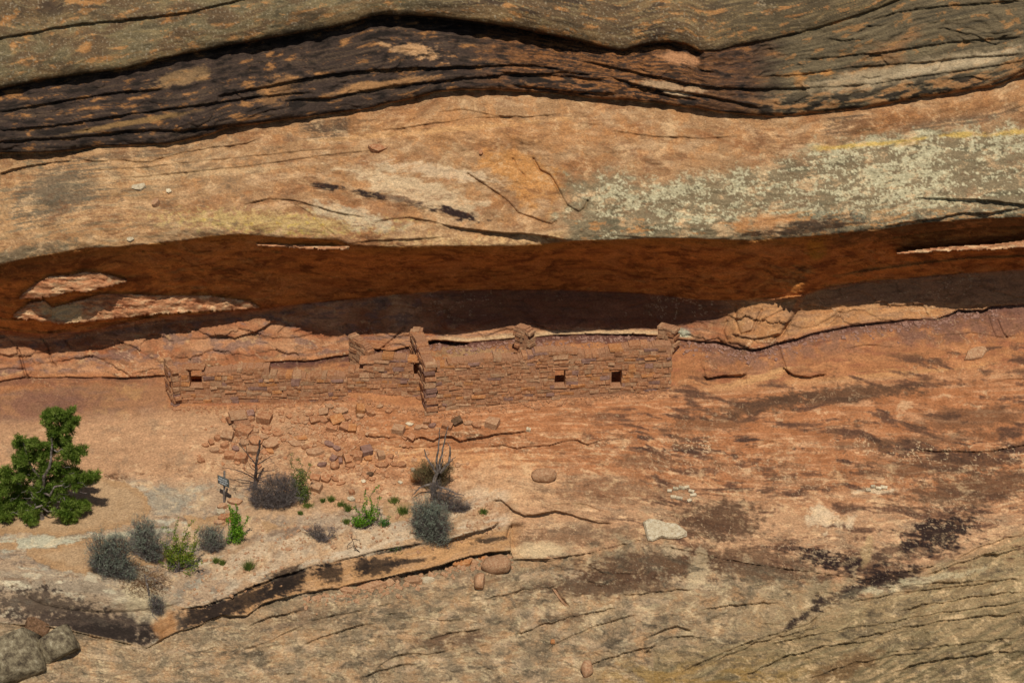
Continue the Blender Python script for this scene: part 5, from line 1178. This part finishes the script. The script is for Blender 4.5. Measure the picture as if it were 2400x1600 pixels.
leafy('leafy_shrub', 'bright green bush with thin bare stems in the middle of the ledge', *z4(1700, 1310), [(*z4(1720, 930), 5), (*z4(1850, 890), 4), (*z4(1880, 1010), 5), (*z4(1610, 1090), 5), (*z4(1800, 1080), 7), (*z4(1730, 1040), 6), (*z4(1590, 1190), 6)], M_GREEN, .8, .042, fill=[(835, 1194, 28, 14), (828, 1200, 22, 11), (855, 1180, 18, 16), (822, 1208, 8, 8)], bare=.45)
leafy('leafy_shrub', 'low dark green leafy clump right of the bright green bush', 882, 1208, [(875, 1188, 6), (894, 1185, 5), (888, 1192, 6)], leafmat('mid_green_leaves', ['356a20', '558a34', '7fa850'], 6, .3), 1, .04, fill=[(882, 1200, 17, 9)], bare=.1)
leafy('leafy_shrub', 'olive-green shrub growing up beside the dead tree thicket', *z4(1110, 1060), [(*z4(1010, 580), 6), (*z4(1060, 640), 8), (*z4(1170, 680), 6), (*z4(1190, 770), 6), (*z4(1000, 760), 8), (*z4(1100, 760), 10), (*z4(1160, 900), 9), (*z4(960, 880), 7)], M_OLIVE, 1.1, .034, fill=[(688, 1102, 20, 30), (700, 1130, 14, 18), (676, 1118, 14, 22)], bare=.15)
leafy('leafy_shrub', 'small dark green shrub rooted in the face of the ledge slab', 908, 1262, [(896, 1260, 7), (918, 1258, 7), (924, 1282, 7), (905, 1292, 7), (898, 1282, 6), (932, 1290, 5)], leafmat('dark_olive_leaves', ['384818', '566a24', '7c8a3a'], 6, .2), 1.5, .04, fill=[(900, 1272, 11, 12), (920, 1278, 10, 14)], bare=.1)
# ---- dead tree
def dead(name, label, bx, by, segs, mat, group=None, cat='dead tree', tw=2, kids=4):
    d0 = terr(float(bx), float(by)); pp = plant_pt(bx, by, d0); root = empty(name, pp(bx, by).tolist(), label, cat, group); org = np.array(root.location)
    tr_, br = [], []
    for k, (pts, r0, r1) in enumerate(segs):
        w = np.array([pp(x, y, rng.uniform(-6, 6) if i else 0) for i, (x, y) in enumerate(pts)])
        w2 = np.concatenate([wig(a, b, 4, .03)[:-1] for a, b in zip(w[:-1], w[1:])] + [w[-1:]])
        if k == 0: tr_.append(tube(w2, (r0, r1), 8))
        else:
            br = [tube(w2, (r0 * 1.35, r1 * 1.4), 5)]
            for _ in range(kids):
                i = rng.integers(1, len(w2)); d = w2[i] - w2[i - 1]; d = d / (np.linalg.norm(d) + 1e-9) + rng.normal(size=3) * .7; d /= np.linalg.norm(d)
                br += branching(w2[i], w2[i] + d * rng.uniform(.12, .32), r1 * .9, tw - 1, .1, 3)
            soup('branch', np.concatenate(br), mat, root, org)
    soup('trunk', np.concatenate(tr_), mat, root, org)
    return root
Z = z4
dead('dead_tree', 'bare dead tree with a broken top standing in the dry thicket', *Z(640, 930), [([Z(640,930), Z(655,850), Z(665,740), Z(672,640), Z(690,550), Z(700,458)], .055, .028),
    ([Z(668,700), Z(600,620), Z(540,545), Z(495,480)], .016, .005), ([Z(660,840), Z(600,800), Z(540,770), Z(460,740), Z(360,725)], .018, .005), ([Z(650,870), Z(590,850), Z(500,838), Z(420,842)], .014, .004),
    ([Z(680,690), Z(740,650), Z(800,612), Z(860,596)], .014, .004), ([Z(670,780), Z(740,755), Z(820,750), Z(880,720)], .014, .004), ([Z(665,640), Z(700,560), Z(730,520)], .009, .004), ([Z(645,900), Z(580,930), Z(500,940), Z(440,935)], .014, .004),
    ([Z(660,820), Z(700,840), Z(780,870), Z(860,860)], .014, .004), ([Z(650,930), Z(600,980), Z(540,1010), Z(500,1000)], .014, .004), ([Z(660,760), Z(610,720), Z(580,660)], .010, .003)], M_DWOOD, tw=2, kids=5)
z3 = lambda x, y: (686 + x / 4, 960 + y / 4)
dead('dead_shrub', 'spiky dead shrub with tall pale bare stems above a twiggy nest', *z3(1250, 740), [([z3(1250,740), z3(1230,660), z3(1245,580), z3(1275,500)], .07, .05),
    ([z3(1275,500), z3(1265,400), z3(1285,240), z3(1298,90)], .032, .008), ([z3(1280,500), z3(1300,380), z3(1340,220), z3(1375,70)], .032, .008), ([z3(1300,500), z3(1380,410), z3(1392,330), z3(1390,262)], .035, .014),
    ([z3(1260,500), z3(1205,410), z3(1170,350), z3(1155,285)], .026, .010), ([z3(1240,610), z3(1180,612), z3(1110,638), z3(1060,695)], .03, .010), ([z3(1260,620), z3(1370,650), z3(1440,690), z3(1520,702)], .026, .008),
    ([z3(1290,500), z3(1310,430), z3(1330,345)], .02, .006), ([z3(1380,420), z3(1420,370), z3(1445,355)], .012, .004)], M_WOOD, cat='dead shrub', tw=1, kids=2)
brush('twig_nest', 'olive-brown ball of fine twigs caught in the spiky dead shrub', 'twig ball', 998, 1122, [(978,1078,24,24),(1002,1088,30,24),(1022,1076,20,18),(960,1086,14,14),(998,1106,22,12)], 1300, 700, M_STRAW, leafmat('nest_leaves', ['5a5a30', '7a784a', '9a9060'], 6, .1), group=None)
dead('dead_branch', 'small forked dead branch lying on the ledge right of the straggly bush', *z3(560, 1230), [([z3(560,1230), z3(520,1190), z3(490,1110), z3(485,1065)], .014, .006), ([z3(490,1130), z3(450,1170), z3(445,1200)], .009, .004), ([z3(495,1110), z3(560,1120), z3(572,1165)], .009, .004), ([z3(520,1190), z3(510,1230)], .008, .004)], M_DWOOD, cat='dead branch', tw=1, kids=2)
dead('dead_branch', 'bare grey limb sticking out of the brown litter below the sagebrushes', 342, 1366, [([(342,1366),(340,1350),(336,1332),(332,1318)], .03, .02), ([(336,1332),(350,1325),(362,1335),(380,1350)], .012, .004), ([(334,1325),(350,1312),(362,1308)], .01, .004)], M_WOOD, cat='dead branch', tw=2, kids=4)
dead('dead_branch', 'fan of long bare twigs hanging below the yellow-green shrub', *z2(1240, 1000), [([z2(1240,1000), z2(1260,1060)], .012, .01), ([z2(1250,1010), z2(1400,1060), z2(1490,1200)], .010, .003), ([z2(1250,1030), z2(1280,1180), z2(1390,1295)], .010, .003), ([z2(1250,1000), z2(1380,1040), z2(1450,1130)], .009, .003), ([z2(1240,1030), z2(1270,1150), z2(1340,1195), z2(1480,1185)], .008, .003)], M_DWOOD, cat='dead branch', tw=1, kids=3)
dead('fallen_stick', 'straight dry stick lying on the rubble above the dark brown stone', *z4(1735, 690), [([z4(1735,690), z4(1770,722), z4(1808,756)], .018, .014), ([z4(1770,722), z4(1776,730)], .004, .003)], M_DWOOD, cat='stick', tw=1, kids=1)
# brown litter and its twigs
n = 2600; lx = rng.normal(335, 34, n); ly = rng.normal(1335, 22, n); ok = ((lx - 335) / 62) ** 2 + ((ly - 1335) / 38) ** 2 < 1; lx, ly = lx[ok], ly[ok]
b = P(lx, ly, np.array([terr(a, c) for a, c in zip(lx, ly)]) - 2); dd = runit(len(b)) * [1, 1, .5] + [0, -.1, .25]; dd /= np.linalg.norm(dd, axis=1)[:, None]; s = np.cross(dd, runit(len(b))); s /= np.linalg.norm(s, axis=1)[:, None]
tag(soup('dry_litter', tris_from_blades(b, dd, s, rng.uniform(.05, .14, len(b)), np.full(len(b), .01)), M_BRTW, None, b.mean(0)), 'mat of dry brown twigs and needles under the sagebrushes', 'plant litter', kind='stuff')
# ---- grass tufts
def tuft(label, x, y, w, h, mat=None, n=150):
    p0 = P(x, y, terr(float(x), float(y))); n = n + 60; v = rng.normal(size=(n, 3)) * [.5, .4, 0] + [0, 0, 1]; v /= np.linalg.norm(v, axis=1)[:, None]
    base = p0 + rng.normal(size=(n, 3)) * [w * U * .2, w * U * .18, .008]; s = np.cross(v, runit(n)); s /= np.linalg.norm(s, axis=1)[:, None]
    o = soup('grass_tuft', tris_from_blades(base, v, s, h * U * rng.uniform(.5, 1.15, n) * 1.2, np.full(n, .014)), mat or M_OLIVE, None, p0)
    return tag(o, label, 'grass', 'small grass tufts on the ledge')
for x, y, w, h, lb in [(906,1152,26,12,'widest green grass tuft beside the sand pocket right of the bright bush'),(761,1150,13,13,'bright little grass tuft above the middle of the ledge'),(784,1160,26,10,'long low grass strip between olive shrub and bright bush'),(690,1180,12,7,'tiny yellowish tuft below the olive-green shrub'),(796,1200,18,11,'dry grass tuft left of the bright green bush'),(926,1178,24,20,'dry green tuft touching the left of the hanging sagebrush'),
        (572,1306,22,22,'round yellow-green tuft on the pale ledge below the lime shrub'),(496,1292,10,14,'small tuft below the round sagebrush'),(511,1296,10,12,'second small tuft, right of the one below the round sagebrush'),(800,1172,12,16,'upright grass tuft touching the bright green bush'),(742,1152,12,9,'faded grass tuft right of the olive-green shrub'),(1110,1178,20,12,'sparse pale green sprig near the ledge tip'),(706,1163,26,9,'dry grass strip under the olive-green shrub'),(105,1512,14,8,'yellow moss-like tuft on the boulder at bottom left')]:
    tuft(lb, x, y, w, h)
# ------------------------------------------------------------------ sign
pb = P(514.5, 1156, terr(514.5, 1156.0)); k = mpd(0)
srt = empty('warning_sign', pb.tolist(), 'small grey wooden sign with white lettering on a leaning post', 'sign')
bmesh = __import__('bmesh')
def boxmesh(name, dims, seed=0, jit=0, cuts=0):
    bm = bmesh.new(); bmesh.ops.create_cube(bm, size=1)
    if cuts: bmesh.ops.subdivide_edges(bm, edges=bm.edges[:], cuts=cuts, use_grid_fill=True)
    r = random.Random(seed)
    for v in bm.verts:
        v.co = Vector((v.co.x * dims[0], v.co.y * dims[1], v.co.z * dims[2])) + Vector((r.uniform(-jit, jit), 0, r.uniform(-jit, jit)))
    me = bpy.data.meshes.new(name); bm.to_mesh(me); bm.free(); return me
post_h = (1156 - 1081) * k / COSP
tilt_ = math.atan2(5.5 * k, post_h)
post = mobj('post', boxmesh('post', (.055, .05, post_h + .1), 3, .003, 2), srt, M_WOOD, (post_h / 2 * math.sin(tilt_), 0, post_h / 2 - .05), (0, tilt_, 0))
M_BOARD = simple_mat('weathered_grey_board', ['4a4a44', '63645c', '7a7a70'], 10, rand=0)
M_WHITE = simple_mat('faded_white_lettering', ['d8dcd8', 'f0f2ee'], 20, rand=0)
bc = P(516.4, 1103, 0) ; zb_ = (1156 - 1103) * k / COSP
yaw = math.radians(-39)
board = mobj('board', boxmesh('board', (.44, .03, .255), 8, .006, 3), srt, M_BOARD, (.035, -.045, zb_), (0, 0, yaw))
for i, t in enumerate(['PREHISTORIC RUIN', 'PLEASE DO NOT ENTER', 'OR CLIMB ON IT']):
    cu = bpy.data.curves.new('lettering', 'FONT'); cu.body = t; cu.size = .062; cu.align_x = 'CENTER'; cu.extrude = .001; cu.offset = .0014; cu.materials.append(M_WHITE)
    cu.space_character = 1.0
    _t = bpy.data.objects.new('lettering_curve', cu); me_ = bpy.data.meshes.new_from_object(_t); bpy.data.objects.remove(_t); o = bpy.data.objects.new('lettering', me_); LINK(o); o.parent = board; o.location = (0, -.0185, .055 - i * .072); o.rotation_euler = (math.pi / 2, 0, 0); o.scale = (.60 if i == 1 else .62, 1.0, 1)
print('done', time.time() - T0)
